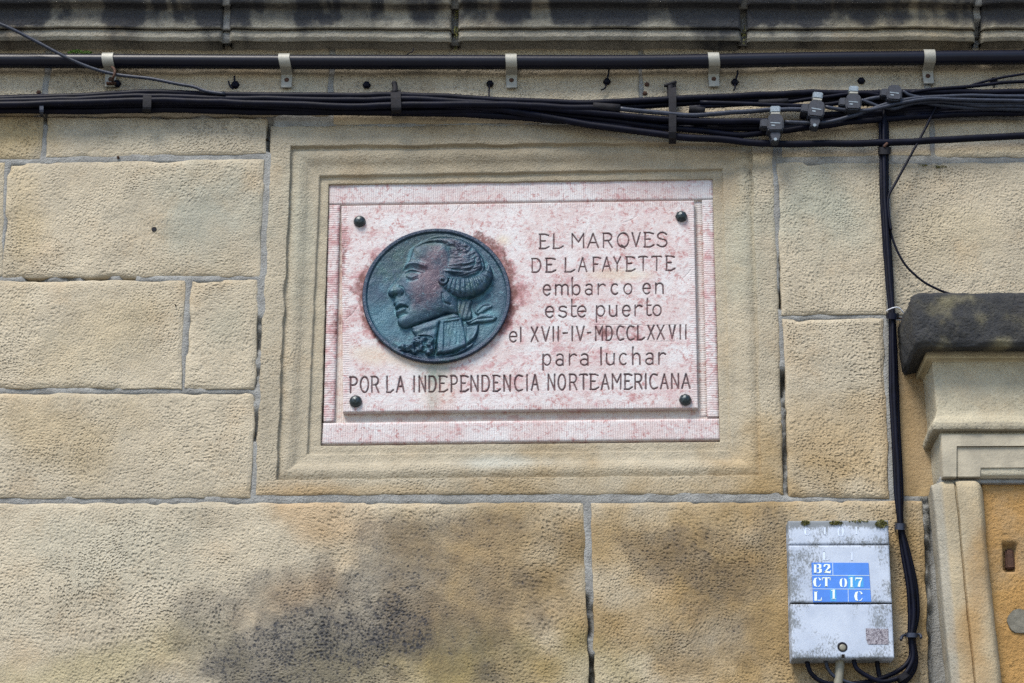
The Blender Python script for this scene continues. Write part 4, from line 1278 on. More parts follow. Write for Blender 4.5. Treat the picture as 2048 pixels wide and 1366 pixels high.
def return_sweep(name, prof, mat, colfn, sootfn, parent, nx_=110, und=0.0015, seed=0, pit=0.4, rad=0.004, side=1.0):
    """a moulding that runs to the right and turns back into the wall at its left end"""
    pr = sweep_profile(prof, 4)
    e = pr[:, 1] / 1000.0
    z = np.array([float(XZ(1900, y, DH + ee)[1]) for y, ee in zip(pr[:, 0], e)])
    cols = []
    n_side = 16
    for k in range(n_side): cols.append(('s', k / n_side))
    for k in range(5): cols.append(('c', k / 4.0))
    for k in range(1, nx_): cols.append(('f', k / (nx_ - 1.0)))
    X = np.zeros((len(z), len(cols))); H = np.zeros_like(X); Z = np.zeros_like(X)
    for j, (t, f) in enumerate(cols):
        Z[:, j] = z
        if t == 's':
            X[:, j] = xc - e * side; H[:, j] = -0.012 + (DH + e - rad + 0.012) * f
        elif t == 'c':
            a = f * math.pi / 2
            X[:, j] = xc - e * side + rad * (1 - math.cos(a)); H[:, j] = DH + e - rad + rad * math.sin(a)
        else:
            X[:, j] = xc - e * side + rad + (XR - xc) * (f ** 1.4); H[:, j] = DH + e
    nn = (fbm(X * 1.0, Z + H, 0.04, seed, 4) + 0.45 * fbm(X, Z + H, 0.011, seed + 9, 2)) * und
    isf = np.array([t != 's' for t, _ in cols])[None, :]
    H = H + np.where(isf, nn, 0); X = X - np.where(isf, 0, nn)
    px, py = PX(X, Z, DH)
    v = np.stack([X, -H, Z], -1).reshape(-1, 3)
    f = grid_faces(*X.shape)
    # outward: the front columns must face the camera
    k0 = (X.shape[1] - 5)
    a = v[f[:, 1]] - v[f[:, 0]]; b = v[f[:, 3]] - v[f[:, 0]]
    nrm = np.cross(a, b)
    if np.median(nrm[:, 1]) > 0: f = flip(f)
    return mesh_obj(name, v, f, mat, parent, True, {'Col': colfn(px, py).reshape(-1, 3), 'soot': sootfn(px, py).ravel(), 'pit': np.full(X.size, pit)})


def flatcol(rgb, seed):
    def fn(px, py):
        return np.ones(px.shape + (3,)) * np.array(alb(*rgb)) * (1 + 0.12 * fbm(px, py, 70, seed, 4))[..., None]
    return fn


def cor_soot(px, py):
    s = 0.80 + 0.50 * fbm(px, py, 60, 850, 4) - 0.45 * blob(px, py, 1865, 640, 50, 50, 0, 851, .5) - 0.35 * blob(px, py, 1990, 668, 120, 26, 0, 852, .5)
    s = s + 0.45 * (1 - sst(600, 625, py))
    return np.clip(s, 0, 1.1)


return_sweep('cornice', [(638, -95), (612, -30), (598, 10), (588, 40), (586, 50), (590, 56), (598, 59), (618, 60), (645, 60), (668, 59), (684, 57), (694, 50), (700, 26), (702, 14), (703, 9)], M['cornice'], flatcol((150, 142, 112), 853), cor_soot, door, und=0.0032, seed=855, pit=0.9, rad=0.016, side=0.72)
return_sweep('fillet', [(701, 11), (703.5, 13), (706, 14), (714, 14), (716, 13), (718, 6), (721, 1.5), (724, 0)], M['smooth'], flatcol((196, 184, 152), 856), lambda px, py: np.full(px.shape, 0.12), door, seed=857, und=0.0006)
return_sweep('frieze', [(723, -0.5), (726, 0), (760, 0), (800, 0), (822, 0.5), (830, 3), (837, 8), (844, 12), (852, 13.5), (858, 12), (861, 8), (863, 2), (865, -2)], M['smooth'], flatcol((202, 192, 166), 858), lambda px, py: 0.12 + 0.25 * (py > 850) + 0 * px, door, seed=859, und=0.0012, pit=0.9)
return_sweep('architrave', [(864.5, -2), (870, -1), (890, -1), (930, -1), (950, -2), (957, -8)], M['smooth'], flatcol((194, 186, 164), 860), lambda px, py: 0.1 + 0 * px, door, seed=861, und=0.0006, pit=0.3)
# sunk fields of the architrave
HA = DH - 0.001
def Lshape(name, q, h):
    return slab_px(name, q, h, h - 0.03, M['arch'], door, 0.0012)
qd_ = NT('grey_dressed_stone')
cc = qd_.mix(qd_.ramp(qd_.noise(20, 4, 0.6), 0.3, 0.7), alb(172, 164, 146), alb(200, 190, 168))
M['arch'] = qd_.out(cc, 0.9, qd_.bump(qd_.noise(150, 4, 0.7), 0.0012), 0, 0.2)
Lshape('raised_band', [(1882, 868), (2420, 868), (2420, 891), (1912, 891), (1914, 954), (1886, 954)], HA + 0.006)
Lshape('raised_band', [(1913.5, 893), (2420, 893), (2420, 934), (1960, 934), (1961, 954), (1915, 954)], HA + 0.002)
# mortar bed between architrave and jamb
slab_px('bed_joint', [(1880, 952), (2420, 952), (2420, 966), (1880, 966)], DH - 0.012, 0.0, M['mortar'], door, 0.001)

# jamb: plan outline swept down
def jamb_col(name, plan, y0, y1, mat, rgb, seed, und=0.0012):
    """plan: (photo x at its own height, height mm) all read at y=1010"""
    pts = sweep_profile(plan, 3)
    xs_ = np.array([float(XZ(a, 1010, h_ / 1000.0)[0]) for a, h_ in pts]); hs_ = pts[:, 1] / 1000.0
    zt = float(XZ(1900, y0, DH)[1]); zb = float(XZ(1900, y1, DH)[1])
    zz = np.linspace(zt, zb, 90)
    Z, X = np.meshgrid(zz, xs_, indexing='ij'); Hh = np.zeros_like(X) + hs_[None, :]
    Hh = Hh + und * fbm(X, Z, 0.05, seed, 4) - 0.010 * np.exp(-(zt - Z) / 0.006)
    X = X + 0.0015 * fbm(X, Z, 0.08, seed + 1, 3) - 0.002 * np.clip(fbm(X, Z, .05, seed + 5, 3), 0, 1) * (X > xs_[-6])
    px, py = PX(X, Z, DH)
    c = np.ones(px.shape + (3,)) * np.array(alb(*rgb)) * (1 + 0.12 * fbm(px, py, 60, seed + 2, 4))[..., None]
    gy = (1 - sst(-0.004, 0.002, X - float(XZ(1889, 1010, 0.089)[0])))[..., None] * 0.6
    c = c * (1 - gy) + np.array(alb(176, 176, 168)) * gy
    ok = np.clip(blob(px, py, 1950, 1200, 40, 220, 5, seed + 3, .5) * 0.7, 0, 1)[..., None]
    c = c * (1 - ok) + np.array(alb(186, 146, 90)) * ok
    return grid_obj(name, X, Z, Hh, mat, door, {'Col': c, 'soot': np.full(X.shape, 0.06), 'pit': np.full(X.shape, 0.35)})


jamb_col('jamb', [(1858, -12), (1864, 30), (1867, 62), (1869, 70), (1871, 72.5), (1873, 74), (1888, 88.5), (1890, 90), (1892, 90.6), (1911, 91), (1913, 90.6), (1914.5, 86), (1916, 86), (1917.5, 94), (1919, 95.6), (1922, 96), (1952, 96.5), (1958, 95), (1962, 91), (1965, 84), (1967, 66), (1968, 50)], 961, 1700, M['smooth'], (190, 174, 144), 870)
HP = 0.066


def ochre_hole(X, Z, H):
    px, py = PX(X, Z, HP)
    d1 = np.maximum(np.abs(px - 2021) / 14, np.abs(py - 1114) / 30)
    return -0.02 * (1 - sst(0.75, 1.05, d1))


stone('ochre_block', [(1963, 964), (2420, 964), (2440, 1700), (1982, 1700)], door, mat=M['ochre'], h=HP, seed=880, base=alb(192, 150, 92), soot=False, pit=0.9, extra=ochre_hole, step=0.005, roll=0.004, und=1.4)
slab_px('rusty_fixing', [(2011, 1098), (2027, 1096), (2031, 1137), (2012, 1138)], HP - 0.008, HP - 0.03, M['rust'], door, 0.003)
disc_cyl('filled_hole', 2041, 1242, HP - 0.01, HP + 0.0045, 0.024, M['plug'], door, 24, 0.0008, 0.12)

# ------------------------------------------------------------------ pipe and clamps
hp = 0.026
pr = 14.6 * MPP(1024, 122, hp)
pipe_pts = [(-320, 120), (0, 121.5), (250, 122.5), (600, 124), (1000, 124.5), (1300, 124), (1600, 119), (1858, 116), (2048, 114.5), (2400, 113)]
pipe = tube('conduit_pipe', [P(a, b, hp) for a, b in pipe_pts], pr, M['pipe'], None, 28, 8)
tag(pipe, 'thick black plastic pipe clamped along the wall below the blackened cornice', 'pipe')


def pipe_y(x):
    return float(np.interp(x, [p[0] for p in pipe_pts], [p[1] for p in pipe_pts]))


CL = [(217, 'leftmost white strap clamp on the black pipe, with a rusty hook over its tab', 0.0, 3), (569, 'second strap clamp from the left on the black pipe, above the frame', 0.0, 3.5),
      (1022, 'pale strap clamp on the black pipe above the middle of the marble plaque', 0.0, 1), (1426, 'weathered strap clamp on the black pipe above the top right corner of the plaque', 0.0, 2), (1857, 'rightmost yellowed strap clamp on the black pipe above the twisted cables', 0.0, 0)]
for x, lab, _, sh in CL:
    yc = pipe_y(x)
    t = thing('pipe_clamp', lab, 'clamp', 'strap clamps holding the black pipe')
    c = P(x, yc, hp)
    R = pr + 0.0012; th = 0.0014
    prof = [(0.001, R + 0.004), (0.006, R + 0.0035), (0.012, R + 0.001)]
    for a in np.linspace(120, -75, 22):
        prof.append((hp + R * math.cos(math.radians(a)), R * math.sin(math.radians(a))))
    tabz = -(R + 0.001)
    prof += [(0.010, tabz - 0.002), (0.0065, tabz - 0.0035), (0.006, tabz - 0.006)]
    w = 0.0118
    V_ = []; F_ = []
    k = len(prof)
    sx = sh * 0.0011
    for side, xx in enumerate((-w, w)):
        for off in (0, th):
            for i, (hh, zz_) in enumerate(prof):
                if i == 0 or i == k - 1: nx_, nz_ = 1, 0
                a = np.array(prof[max(0, i - 1)]); b = np.array(prof[min(k - 1, i + 1)]); d_ = b - a; d_ /= np.linalg.norm(d_) + 1e-9
                nrm = np.array([-d_[1], d_[0]]);
                if nrm[0] * (hh - hp) + nrm[1] * zz_ < 0 and i < k - 4: nrm = -nrm
                if i >= k - 4: nrm = np.array([1.0, 0.0])
                shx = sx * np.clip(-zz_ / R, 0, 1)
                V_.append((c.x + xx + shx, -(hh + nrm[0] * off), c.z + zz_ + nrm[1] * off))
    for i in range(k - 1):
        A, B, C_, D_ = i, k + i, 2 * k + i, 3 * k + i
        F_ += [(B, B + 1, D_ + 1, D_), (A, C_, C_ + 1, A + 1), (A, A + 1, B + 1, B), (C_, D_, D_ + 1, C_ + 1)]
    o = mesh_obj('strap', V_, F_, M['strap'], t, False)
    zt_ = c.z + tabz - 0.003; xo = c.x + sx
    bm = bmesh.new()
    prism(bm, [(xo - w, zt_), (xo + w, zt_), (xo + w - 0.0005, zt_ - 0.030), (xo - w + 0.001, zt_ - 0.0305)], 0.004, 0.0072)
    bm_obj('tab', bm, M['strap'], t, False, 0.0008)
    pxs, pys = PX(xo, zt_ - 0.011, 0.007)
    dome('screw', float(pxs), float(pys), 0.0072, 0.0052, 0.003, M['rust'], t, 12, rings=3)

# ------------------------------------------------------------------ cables
NCAB = 0


def cable(pts, r, h, label, group=None, mat=None, name='cable', sub=6, sides=10):
    """pts: (px, py[, extra height]); r in photo pixels"""
    v = []
    for i, p in enumerate(pts):
        hh = h + (p[2] if len(p) > 2 else 0)
        v.append(P(p[0], p[1], hh))
    rr = r * MPP(pts[len(pts) // 2][0], pts[len(pts) // 2][1], h)
    o = tube(name, v, rr, mat or M['rubber'], None, sides, sub)
    tag(o, label, 'cable', group)
    return o


GB = 'black cables of the horizontal bundle'
cable([(-300, 204), (0, 198), (137, 193), (300, 185), (444, 190), (700, 191), (783, 190), (919, 195), (1022, 201), (1158, 206), (1261, 203), (1348, 198), (1519, 190), (1642, 185), (1724, 187), (1860, 184), (2048, 184), (2400, 180)], 6.6, 0.030, 'topmost black cable arching along the upper edge of the horizontal bundle', GB)
cable([(-300, 214), (0, 203), (150, 199), (300, 193), (450, 197), (700, 200), (830, 198), (950, 206), (1050, 214), (1160, 224), (1300, 236), (1420, 243), (1500, 243), (1536, 243)], 6.6, 0.035, 'black cable ending at the lowest plastic connector', GB)
cable([(-300, 212), (0, 208), (160, 207), (290, 206), (500, 206), (700, 208), (860, 210), (970, 216), (1070, 230), (1200, 252), (1340, 271), (1450, 280), (1543, 287), (1660, 287), (1760, 286), (1900, 280), (2048, 272), (2400, 262)], 7.0, 0.028, 'thick black cable sagging below the bundle over the top right of the frame', GB)
cable([(-300, 222), (0, 214), (160, 213), (300, 212), (500, 214), (700, 216), (860, 217), (1000, 224), (1120, 232), (1250, 238), (1380, 246), (1500, 250), (1620, 245), (1740, 232), (1850, 222), (2048, 215), (2400, 214)], 7.0, 0.018, 'black cable in the lower half of the bundle dipping behind the connectors', GB)
cable([(-300, 226), (0, 221), (170, 222), (300, 219), (500, 223), (700, 225), (850, 226), (1000, 231), (1130, 242), (1260, 252), (1400, 256), (1560, 256), (1680, 244), (1790, 232), (1900, 226), (2048, 222), (2400, 220)], 7.0, 0.016, 'lowest black cable hugging the wall along the underside of the bundle', GB)
cable([(-300, 208), (0, 196), (200, 194), (300, 190), (420, 194), (560, 201), (700, 207), (800, 206), (930, 203), (1060, 208), (1180, 213), (1260, 213), (1330, 209), (1450, 203), (1560, 196), (1700, 192), (1850, 190), (2048, 188), (2400, 190)], 6.2, 0.020, 'thin black cable weaving behind the top strand of the bundle', GB)
cable([(-300, 216), (0, 210), (300, 201), (420, 204), (560, 208), (700, 213), (880, 209), (1010, 210), (1100, 214), (1190, 217), (1240, 217)], 7.0, 0.038, 'black cable entering a dark sleeve joint right of the middle of the bundle', GB)
cable([(300, 208), (460, 211), (640, 220), (780, 224), (900, 222), (1050, 224), (1180, 236), (1290, 250), (1400, 262), (1480, 270), (1560, 262), (1660, 250), (1760, 238), (1900, 230), (2048, 226)], 6.2, 0.022, 'black cable lying low behind the sagging part of the bundle', GB)
cable([(1236, 217), (1300, 224), (1380, 230), (1460, 226), (1519, 221), (1560, 219), (1612, 219)], 4.8, 0.040, 'grey-black cable with a pale stretch entering the tallest connector', None, M['rubber2'])
cable([(1380, 214), (1480, 210), (1560, 205), (1640, 196), (1700, 188), (1730, 186), (1760, 190)], 4.0, 0.034, 'thin black cable rising behind the two middle connectors', GB)
cable([(1400, 205), (1500, 208), (1600, 212), (1655, 209), (1683, 205)], 4.6, 0.038, 'short black cable feeding the middle connector from the left', GB)
GT = 'dark grey wires twisted out of the connectors'
cable([(1570, 244), (1620, 246), (1660, 243), (1700, 234), (1745, 218), (1790, 205), (1843, 196), (1930, 192), (2048, 193), (2400, 196)], 4.0, 0.046, 'dark grey wire sweeping up to the right from the lowest connector', GT, M['rubber2'])
cable([(1650, 214), (1690, 220), (1731, 221), (1770, 214), (1809, 204), (1860, 198), (1930, 199), (2048, 202), (2400, 205)], 3.8, 0.050, 'dark grey wire leaving the tall connector and twisting right', GT, M['rubber2'])
cable([(1722, 200), (1740, 206), (1760, 213), (1790, 216), (1830, 206), (1880, 202), (1950, 208), (2048, 207), (2400, 212)], 3.8, 0.042, 'dark grey wire running under the third connector into the twist', GT, M['rubber2'])
cable([(1806, 182), (1820, 190), (1850, 196), (1900, 204), (1960, 212), (2048, 212), (2400, 218)], 3.8, 0.040, 'dark grey wire dropping from the highest connector into the twist', GT, M['rubber2'])
cable([(1706, 208), (1740, 199), (1764, 196), (1790, 199), (1830, 202), (1880, 210), (1940, 216), (2048, 218)], 4.4, 0.034, 'grey wire with a light bulge below the highest connector', GT, M['rubber2'])
cable([(1600, 232), (1680, 228), (1760, 224), (1850, 214), (1950, 202), (2048, 199), (2400, 200)], 6.5, 0.022, 'fat black cable behind the twisted wires at the right', GB)
cable([(1640, 200), (1760, 206), (1880, 204), (2048, 207), (2400, 206)], 7.0, 0.018, 'fat black cable against the wall at the right end of the bundle', GB)
cable([(1790, 192), (1900, 189), (2048, 190), (2400, 190)], 7.0, 0.026, 'black cable on the upper right end of the bundle under the thin wires', GB)
# loose wires
cable([(-120, 5, 0.04), (0, 47, 0.03), (60, 76, 0.02), (130, 113, 0.012), (190, 138, 0.004), (235, 149, 0), (290, 156, 0), (350, 167, 0), (385, 172, 0), (412, 182, 0), (450, 188, 0)], 3.4, 0.042, 'thin grey-black wire coming down from the upper left through the rusty hook', None, M['rubber2'], name='wire')
cable([(2250, 120), (2048, 148), (1990, 158), (1945, 170), (1905, 186), (1880, 203), (1866, 225), (1848, 262), (1815, 322), (1790, 368), (1778, 390), (1776, 410), (1779, 440), (1782, 460)], 2.6, 0.030, 'thin black wire slanting down from the top right to the vertical cable run', None, name='wire')
cable([(1778, 440), (1783, 470), (1796, 505), (1815, 535), (1845, 562), (1872, 577), (1894, 586), (1915, 592)], 2.4, 0.022, 'thin black wire bowing from the vertical cables onto the dark door cornice', None, name='wire')
cable([(2400, 150, 0), (2048, 163, 0), (1985, 168, 0), (1930, 174, 0), (1880, 178, 0), (1820, 186, 0)], 3.6, 0.036, 'black wire running just above the bundle at the right edge', None, name='wire')
# vertical run
GV = 'black cables running down the wall to the grey box'
VX = [(1768, 215), (1768, 250), (1768, 300), (1769, 380), (1773, 470), (1779, 560), (1784, 632), (1786, 700), (1789, 800), (1793, 900), (1797, 980), (1801, 1050), (1812, 1110), (1824, 1170), (1828, 1230), (1823, 1272)]
def vrun(offs, tail, h, label, r=4.6):
    p = [(x + offs[i % len(offs)] if not callable(offs) else x + offs(i), y) for i, (x, y) in enumerate(VX)]
    cable(p + tail, r, h, label, GV, sub=5)
vrun(lambda i: [-7, -7, -6, -6, -5, -4, -3, -5, -6, -5, -5, -2, -6, -8, -8, -3][i], [(1822, 1310), (1806, 1336), (1780, 1350), (1745, 1362), (1700, 1368), (1650, 1366), (1625, 1350), (1616, 1330), (1613, 1312)], 0.018, 'leftmost black cable of the vertical run, looping under the box to its left inlet')
vrun(lambda i: [0, 0, 0, 0, 1, 1, 1, 0, 0, 1, 1, 0, 0, -1, 0, 0][i], [(1826, 1315), (1812, 1345), (1790, 1358), (1762, 1363), (1735, 1352), (1712, 1335), (1706, 1312)], 0.028, 'middle black cable of the vertical run that curls into the box from the right')
vrun(lambda i: [6, 6, 6, 5, 5, 4, 3, 5, 6, 6, 6, 3, 6, 7, 7, 4][i], [(1832, 1315), (1828, 1340), (1812, 1362), (1790, 1380), (1770, 1375), (1758, 1350), (1752, 1312)], 0.016, 'rightmost black cable of the vertical run sweeping below the box')
vrun(lambda i: [3, 3, 2, -2, -3, 0, 2, 4, 2, -2, 2, 2, 2, 3, -3, 1][i], [(1829, 1320), (1815, 1352), (1800, 1372), (1780, 1400), (1760, 1430)], 0.024, 'black cable crossing within the vertical run and leaving at the bottom edge', 4.2)
cable([(1650, 1312), (1655, 1335), (1668, 1352), (1690, 1362), (1720, 1372), (1760, 1390)], 3.6, 0.022, 'dusty grey-black wire curving out beneath the middle of the box', None, M['rubber2'])
tube_ = cable([(1680, 1312), (1679, 1340), (1676, 1372), (1674, 1420)], 9.5, 0.020, 'short grey plastic tube coming out of the bottom of the box', None, M['graypvc'], name='conduit_stub')
tube_['category'] = 'tube'

# sleeve joints on the bundle
def sleeve(pts, r, h, label):
    v = [P(a, b, h) for a, b in pts]
    o = tube('sleeve_joint', v, r * MPP(*pts[0], h), M['dark_iron'], None, 12, 3)
    tag(o, label, 'cable joint', 'dark sleeves on the bundle')
sleeve([(1186, 213), (1240, 217)], 8.5, 0.038, 'dark sleeve joint on the bundle above the right half of the frame')
sleeve([(1378, 218), (1410, 222)], 7.5, 0.040, 'shorter dark sleeve joint just right of the tall black bracket')
sleeve([(1518, 206), (1576, 203)], 6.5, 0.036, 'dark sleeve joint left of the tallest connector')

# connectors
def connector(px, py, h, s, label, ang=0, top=True, tail=True):
    t = thing('cable_connector', label, 'connector', 'insulation piercing connectors on the cables')
    ca, sa = math.cos(math.radians(ang)), math.sin(math.radians(ang))
    def tr(u, v): return (px + (u * ca - v * sa) * s, py + (u * sa + v * ca) * s)
    def pr_(name, pts, hf, hb, mat, bev=0.0015): return slab_px(name, [tr(u, v) for u, v in pts], hf, hb, mat, t, bev)
    body = pr_('body', [(-11, -17), (11, -17), (17, -7), (17, 12), (13, 17), (-13, 17), (-16, 12), (-16, -7)], h + 0.016, h - 0.016, M['conn'], 0.003)
    pr_('side_cap', [(-30, -6), (-15, -8), (-15, 10), (-30, 9)], h + 0.009, h - 0.011, M['conn'], 0.002)
    pr_('marking', [(-10, 0), (10, 1), (9.5, 3), (-10, 2)], h + 0.0165, h + 0.0155, M['zinc'], 0)
    pr_('marking', [(-8, 5), (-1, 5.4), (-1, 8), (-8, 7.6)], h + 0.0165, h + 0.0155, M['zinc'], 0)
    if tail:
        pr_('lower_jaw', [(-10, 17), (10, 17), (8, 26), (8, 38), (-8, 38), (-8, 26)], h + 0.011, h - 0.010, M['conn'], 0.002)
        q_ = tr(0, 34); disc_cyl('bolt_end', q_[0], q_[1], h + 0.010, h + 0.014, 0.0035, M['zinc'], t, 8)
    if top:
        pr_('collar', [(-9, -20), (9, -20), (9, -16), (-9, -16)], h + 0.011, h - 0.010, M['strap'], 0.0006)
        pr_('shear_bolt', [(-10, -33), (10, -33), (9.5, -20), (-9.5, -20)], h + 0.010, h - 0.009, M['zinc'], 0.002)
    return t
connector(1551, 244, 0.046, 1.0, 'lowest dusty black connector hanging over the sagging cable', 0)
connector(1633, 216, 0.050, 1.0, 'tallest connector, with zinc bolt head, near the middle of the four', 6)
connector(1707, 202, 0.048, 0.95, 'third connector from the left, sunk among the grey wires', 2, True, False)
connector(1789, 184, 0.046, 0.92, 'highest and rightmost connector, seen lying on its side at the top of the bundle', 4, False, False)

# ties and brackets
def band(px, py, ang, w, L, h, label, mat, cat='cable tie', tails=None, name='cable_tie', thick=0.004):
    """a loop around the cables: curved strip wrapping from wall to wall"""
    t = thing(name, label, cat)
    a = math.radians(ang); u = (math.cos(a), math.sin(a)); n_ = (-math.sin(a), math.cos(a))
    k = 11; V_ = []; F_ = []
    for i in range(k):
        f = -1 + 2 * i / (k - 1)
        hh = 0.004 + (h - 0.004) * math.sqrt(max(0, 1 - f ** 4 * 0.999))
        x = px + u[0] * L / 2 * f; y = py + u[1] * L / 2 * f
        for s_ in (-1, 1):
            for off in (0, thick):
                p_ = P(x + n_[0] * w / 2 * s_, y + n_[1] * w / 2 * s_, max(0.0, hh - off)); V_.append(tuple(p_))
    for i in range(k - 1):
        b = i * 4; c_ = b + 4
        F_ += [(b, b + 2, c_ + 2, c_), (b, c_, c_ + 1, b + 1), (b + 2, b + 3, c_ + 3, c_ + 2), (b + 1, c_ + 1, c_ + 3, b + 3)]
    mesh_obj('loop', V_, F_, mat, t, False)
    for (pp, rr, mm) in (tails or []):
        tube('tail', [P(*q_) for q_ in pp], rr, mm, t, 6, 4)
    return t
band(83, 210, 90, 8, 46, 0.041, 'black tie around the left end of the bundle below a rusty nail', M['rubber2'])
band(294, 205, 92, 17, 44, 0.046, 'rusted dark bracket gripping the bundle near the left clamp', M['dark_iron'], 'bracket', name='cable_bracket')
band(792, 205, 88, 20, 50, 0.050, 'rust spotted bracket around the bundle above the bronze medallion', M['dark_iron'], 'bracket', [([(789, 186, 0.03), (790, 175, 0.02), (788, 165, 0.018)], 0.006, M['dark_iron'])], name='cable_bracket')
band(1345, 228, 90, 15, 120, 0.044, 'tall black bracket strap crossing the bundle above the plaque', M['dark_iron'], 'bracket', [([(1328, 172, 0.02), (1340, 168, 0.022), (1352, 164, 0.02)], 0.004, M['dark_iron']), ([(1341, 200, 0.03), (1341, 185, 0.02), (1340, 170, 0.018)], 0.0075, M['dark_iron'])], name='cable_bracket')
band(1769, 301, 0, 14, 26, 0.036, 'rusty clip where the vertical cables pass under the sagging cable', M['dark_iron'], 'clip', [([(1768, 294, 0.036), (1771, 290, 0.037), (1774, 287, 0.034)], 0.003, M['rust'])], name='cable_clip')
band(1785, 632, 4, 12, 26, 0.037, 'white tailed tie around the vertical cables beside the door cornice', M['rubber'], 'cable tie', [([(1772, 622, 0.030), (1785, 616, 0.040), (1797, 615, 0.036), (1806, 624, 0.030), (1813, 632, 0.024)], 0.0012, M['white']), ([(1796, 636, 0.01), (1804, 637, 0.008), (1812, 636, 0.006)], 0.0022, M['rust'])])
band(1801, 1053, 4, 13, 24, 0.038, 'black tie around the vertical cables beside the top of the grey box', M['rubber2'])
band(1824, 1270, 2, 9, 27, 0.040, 'black tie with long tails on the cables near the bottom right of the box', M['rubber2'], 'cable tie', [([(1810, 1270, 0.02), (1804, 1273, 0.025), (1802, 1280, 0.03)], 0.0028, M['rubber2']), ([(1834, 1268, 0.02), (1841, 1270, 0.025), (1842, 1276, 0.03)], 0.0028, M['rubber2'])])
band(1806, 1353, -35, 12, 30, 0.036, 'dark wrapped knot where the cables turn under the box', M['dark_iron'], 'cable tie')

# nail plugs above the bundle
def anchor(px, py, r, label, stub=None, mat=None):
    r = r * 1.15
    t = thing('tie_mount', label, 'wall plug', 'black plastic plugs in the wall below the pipe')
    dome('head', px, py, 0.001, r * MPP(px, py), 0.010, mat or M['rubber'], t, 6, rings=3)
    for s_ in (stub or []):
        tube('tail', [P(*q_) for q_ in s_], 0.0019, mat or M['rubber'], t, 6, 4)
anchor(470, 168, 8, 'black wall plug with two stubs, right of the second clamp gap at left', [[(469, 168, 0.01), (469, 160, 0.01), (469, 152, 0.01)], [(466, 178, .01), (460, 172, .012), (457, 162, .012)]])
anchor(733, 168.5, 7.5, 'plain black wall plug left of the bracket above the medallion')
anchor(980, 166, 7, 'black wall plug whose tail drops straight into the bundle, beside the middle clamp', [[(979, 170, 0.01), (978, 182, 0.012), (978, 200, 0.02)]])
anchor(1214, 162, 7, 'black wall plug hanging from a strand under the pipe near the rust spots', [[(1214, 160, .01), (1217, 148, .012), (1218, 138, .015)], [(1213, 168, .01), (1210, 176, .01), (1202, 180, .01)]])
anchor(1470, 163, 7, 'black wall plug on a strand right of the fourth clamp', [[(1471, 160, .01), (1475, 148, .012), (1475, 140, .015)], [(1470, 168, .01), (1470, 176, .01), (1467, 181, .01)]])
anchor(1723, 160, 7, 'plain black wall plug above the third connector')
anchor(1988, 160, 7, 'black wall plug behind the thin wires near the right edge', [[(1988, 165, .01), (1988, 175, .01)]])
anchor(233, 166, 8, 'black wall plug tucked beside the leftmost clamp and its rusty hook')
# rusty nails
for a, b, lab in ((77, 184, 'rusty nail head in the joint at the far left above the bundle'), (1294, 168, 'upper of two rusty nail heads left of the tall bracket'), (1290, 186, 'lower of two rusty nail heads left of the tall bracket'), (236, 314, 'small rusty nail in the mortar joint left of the frame')):
    o = dome('rusty_nail', a, b, 0.0, 0.0055 if b != 314 else 0.003, 0.006, M['rust'], None, 8, rings=3)
    tag(o, lab, 'nail')
t = thing('rusty_hook', 'bent rusty hook catching the thin wire at the leftmost clamp', 'hook')
tube('shank', [P(225, 163, 0.008), P(226, 156, 0.045), P(229, 148, 0.05), P(229, 139, 0.046), P(224, 134, 0.040)], 0.0028, M['rust'], t, 8, 4)
slab_px('plate', [(212, 163), (232, 163), (232, 167), (212, 167)], 0.014, 0.004, M['rust'], t, 0.0008)
# drilled holes
for a, b, r, lab in ((308, 458, 5.2, 'grey plugged drill hole in the large block left of the plaque'), (534, 278, 2.6, 'tiny dark hole at the top left corner of the stone frame'), (351, 610, 1.6, 'pinhole in the block below the plugged drill hole'), (1605, 257, 5, 'dark hole in the wall right of the lowest connector')):
    o = disc_cyl('drill_hole', a, b, -0.004, 0.0022, r * MPP(a, b), M['darkhole'] if b != 458 else M['dark_iron'], None, 14, 0.0004)
    tag(o, lab, 'hole')
# twig on the pipe
o = tube('twig', [P(813, 110, 0.03), P(820, 105, 0.034), P(825, 103, 0.034), P(827, 97, 0.03)], 0.0013, M['rubber'], None, 6, 4)
tag(o, 'little dark twig sticking up from the black pipe', 'twig')

# ------------------------------------------------------------------ grey service box
box = thing('service_box', 'weathered grey plastic service box with a blue code plate at lower right', 'box')
OX, SX = (1560, 1030), 4.064


def zb(x, y): return (OX[0] + x / SX, OX[1] + y / SX)


HF = 0.040


def zslab(name, q_, hf, hb, mat, parent=box, bev=0.001, seg=2):
    return slab_px(name, [zb(*p) for p in q_], hf, hb, mat, parent, bev, False, seg)


def add_soot(o, fn):
    me = o.data
    at_ = me.attributes.new('soot', 'FLOAT', 'POINT')
    co = np.zeros(len(me.vertices) * 3, np.float32); me.vertices.foreach_get('co', co); co = co.reshape(-1, 3)
    px, py = PX(co[:, 0], co[:, 2], -co[:, 1])
    at_.data.foreach_set('value', fn(px, py).astype(np.float32))


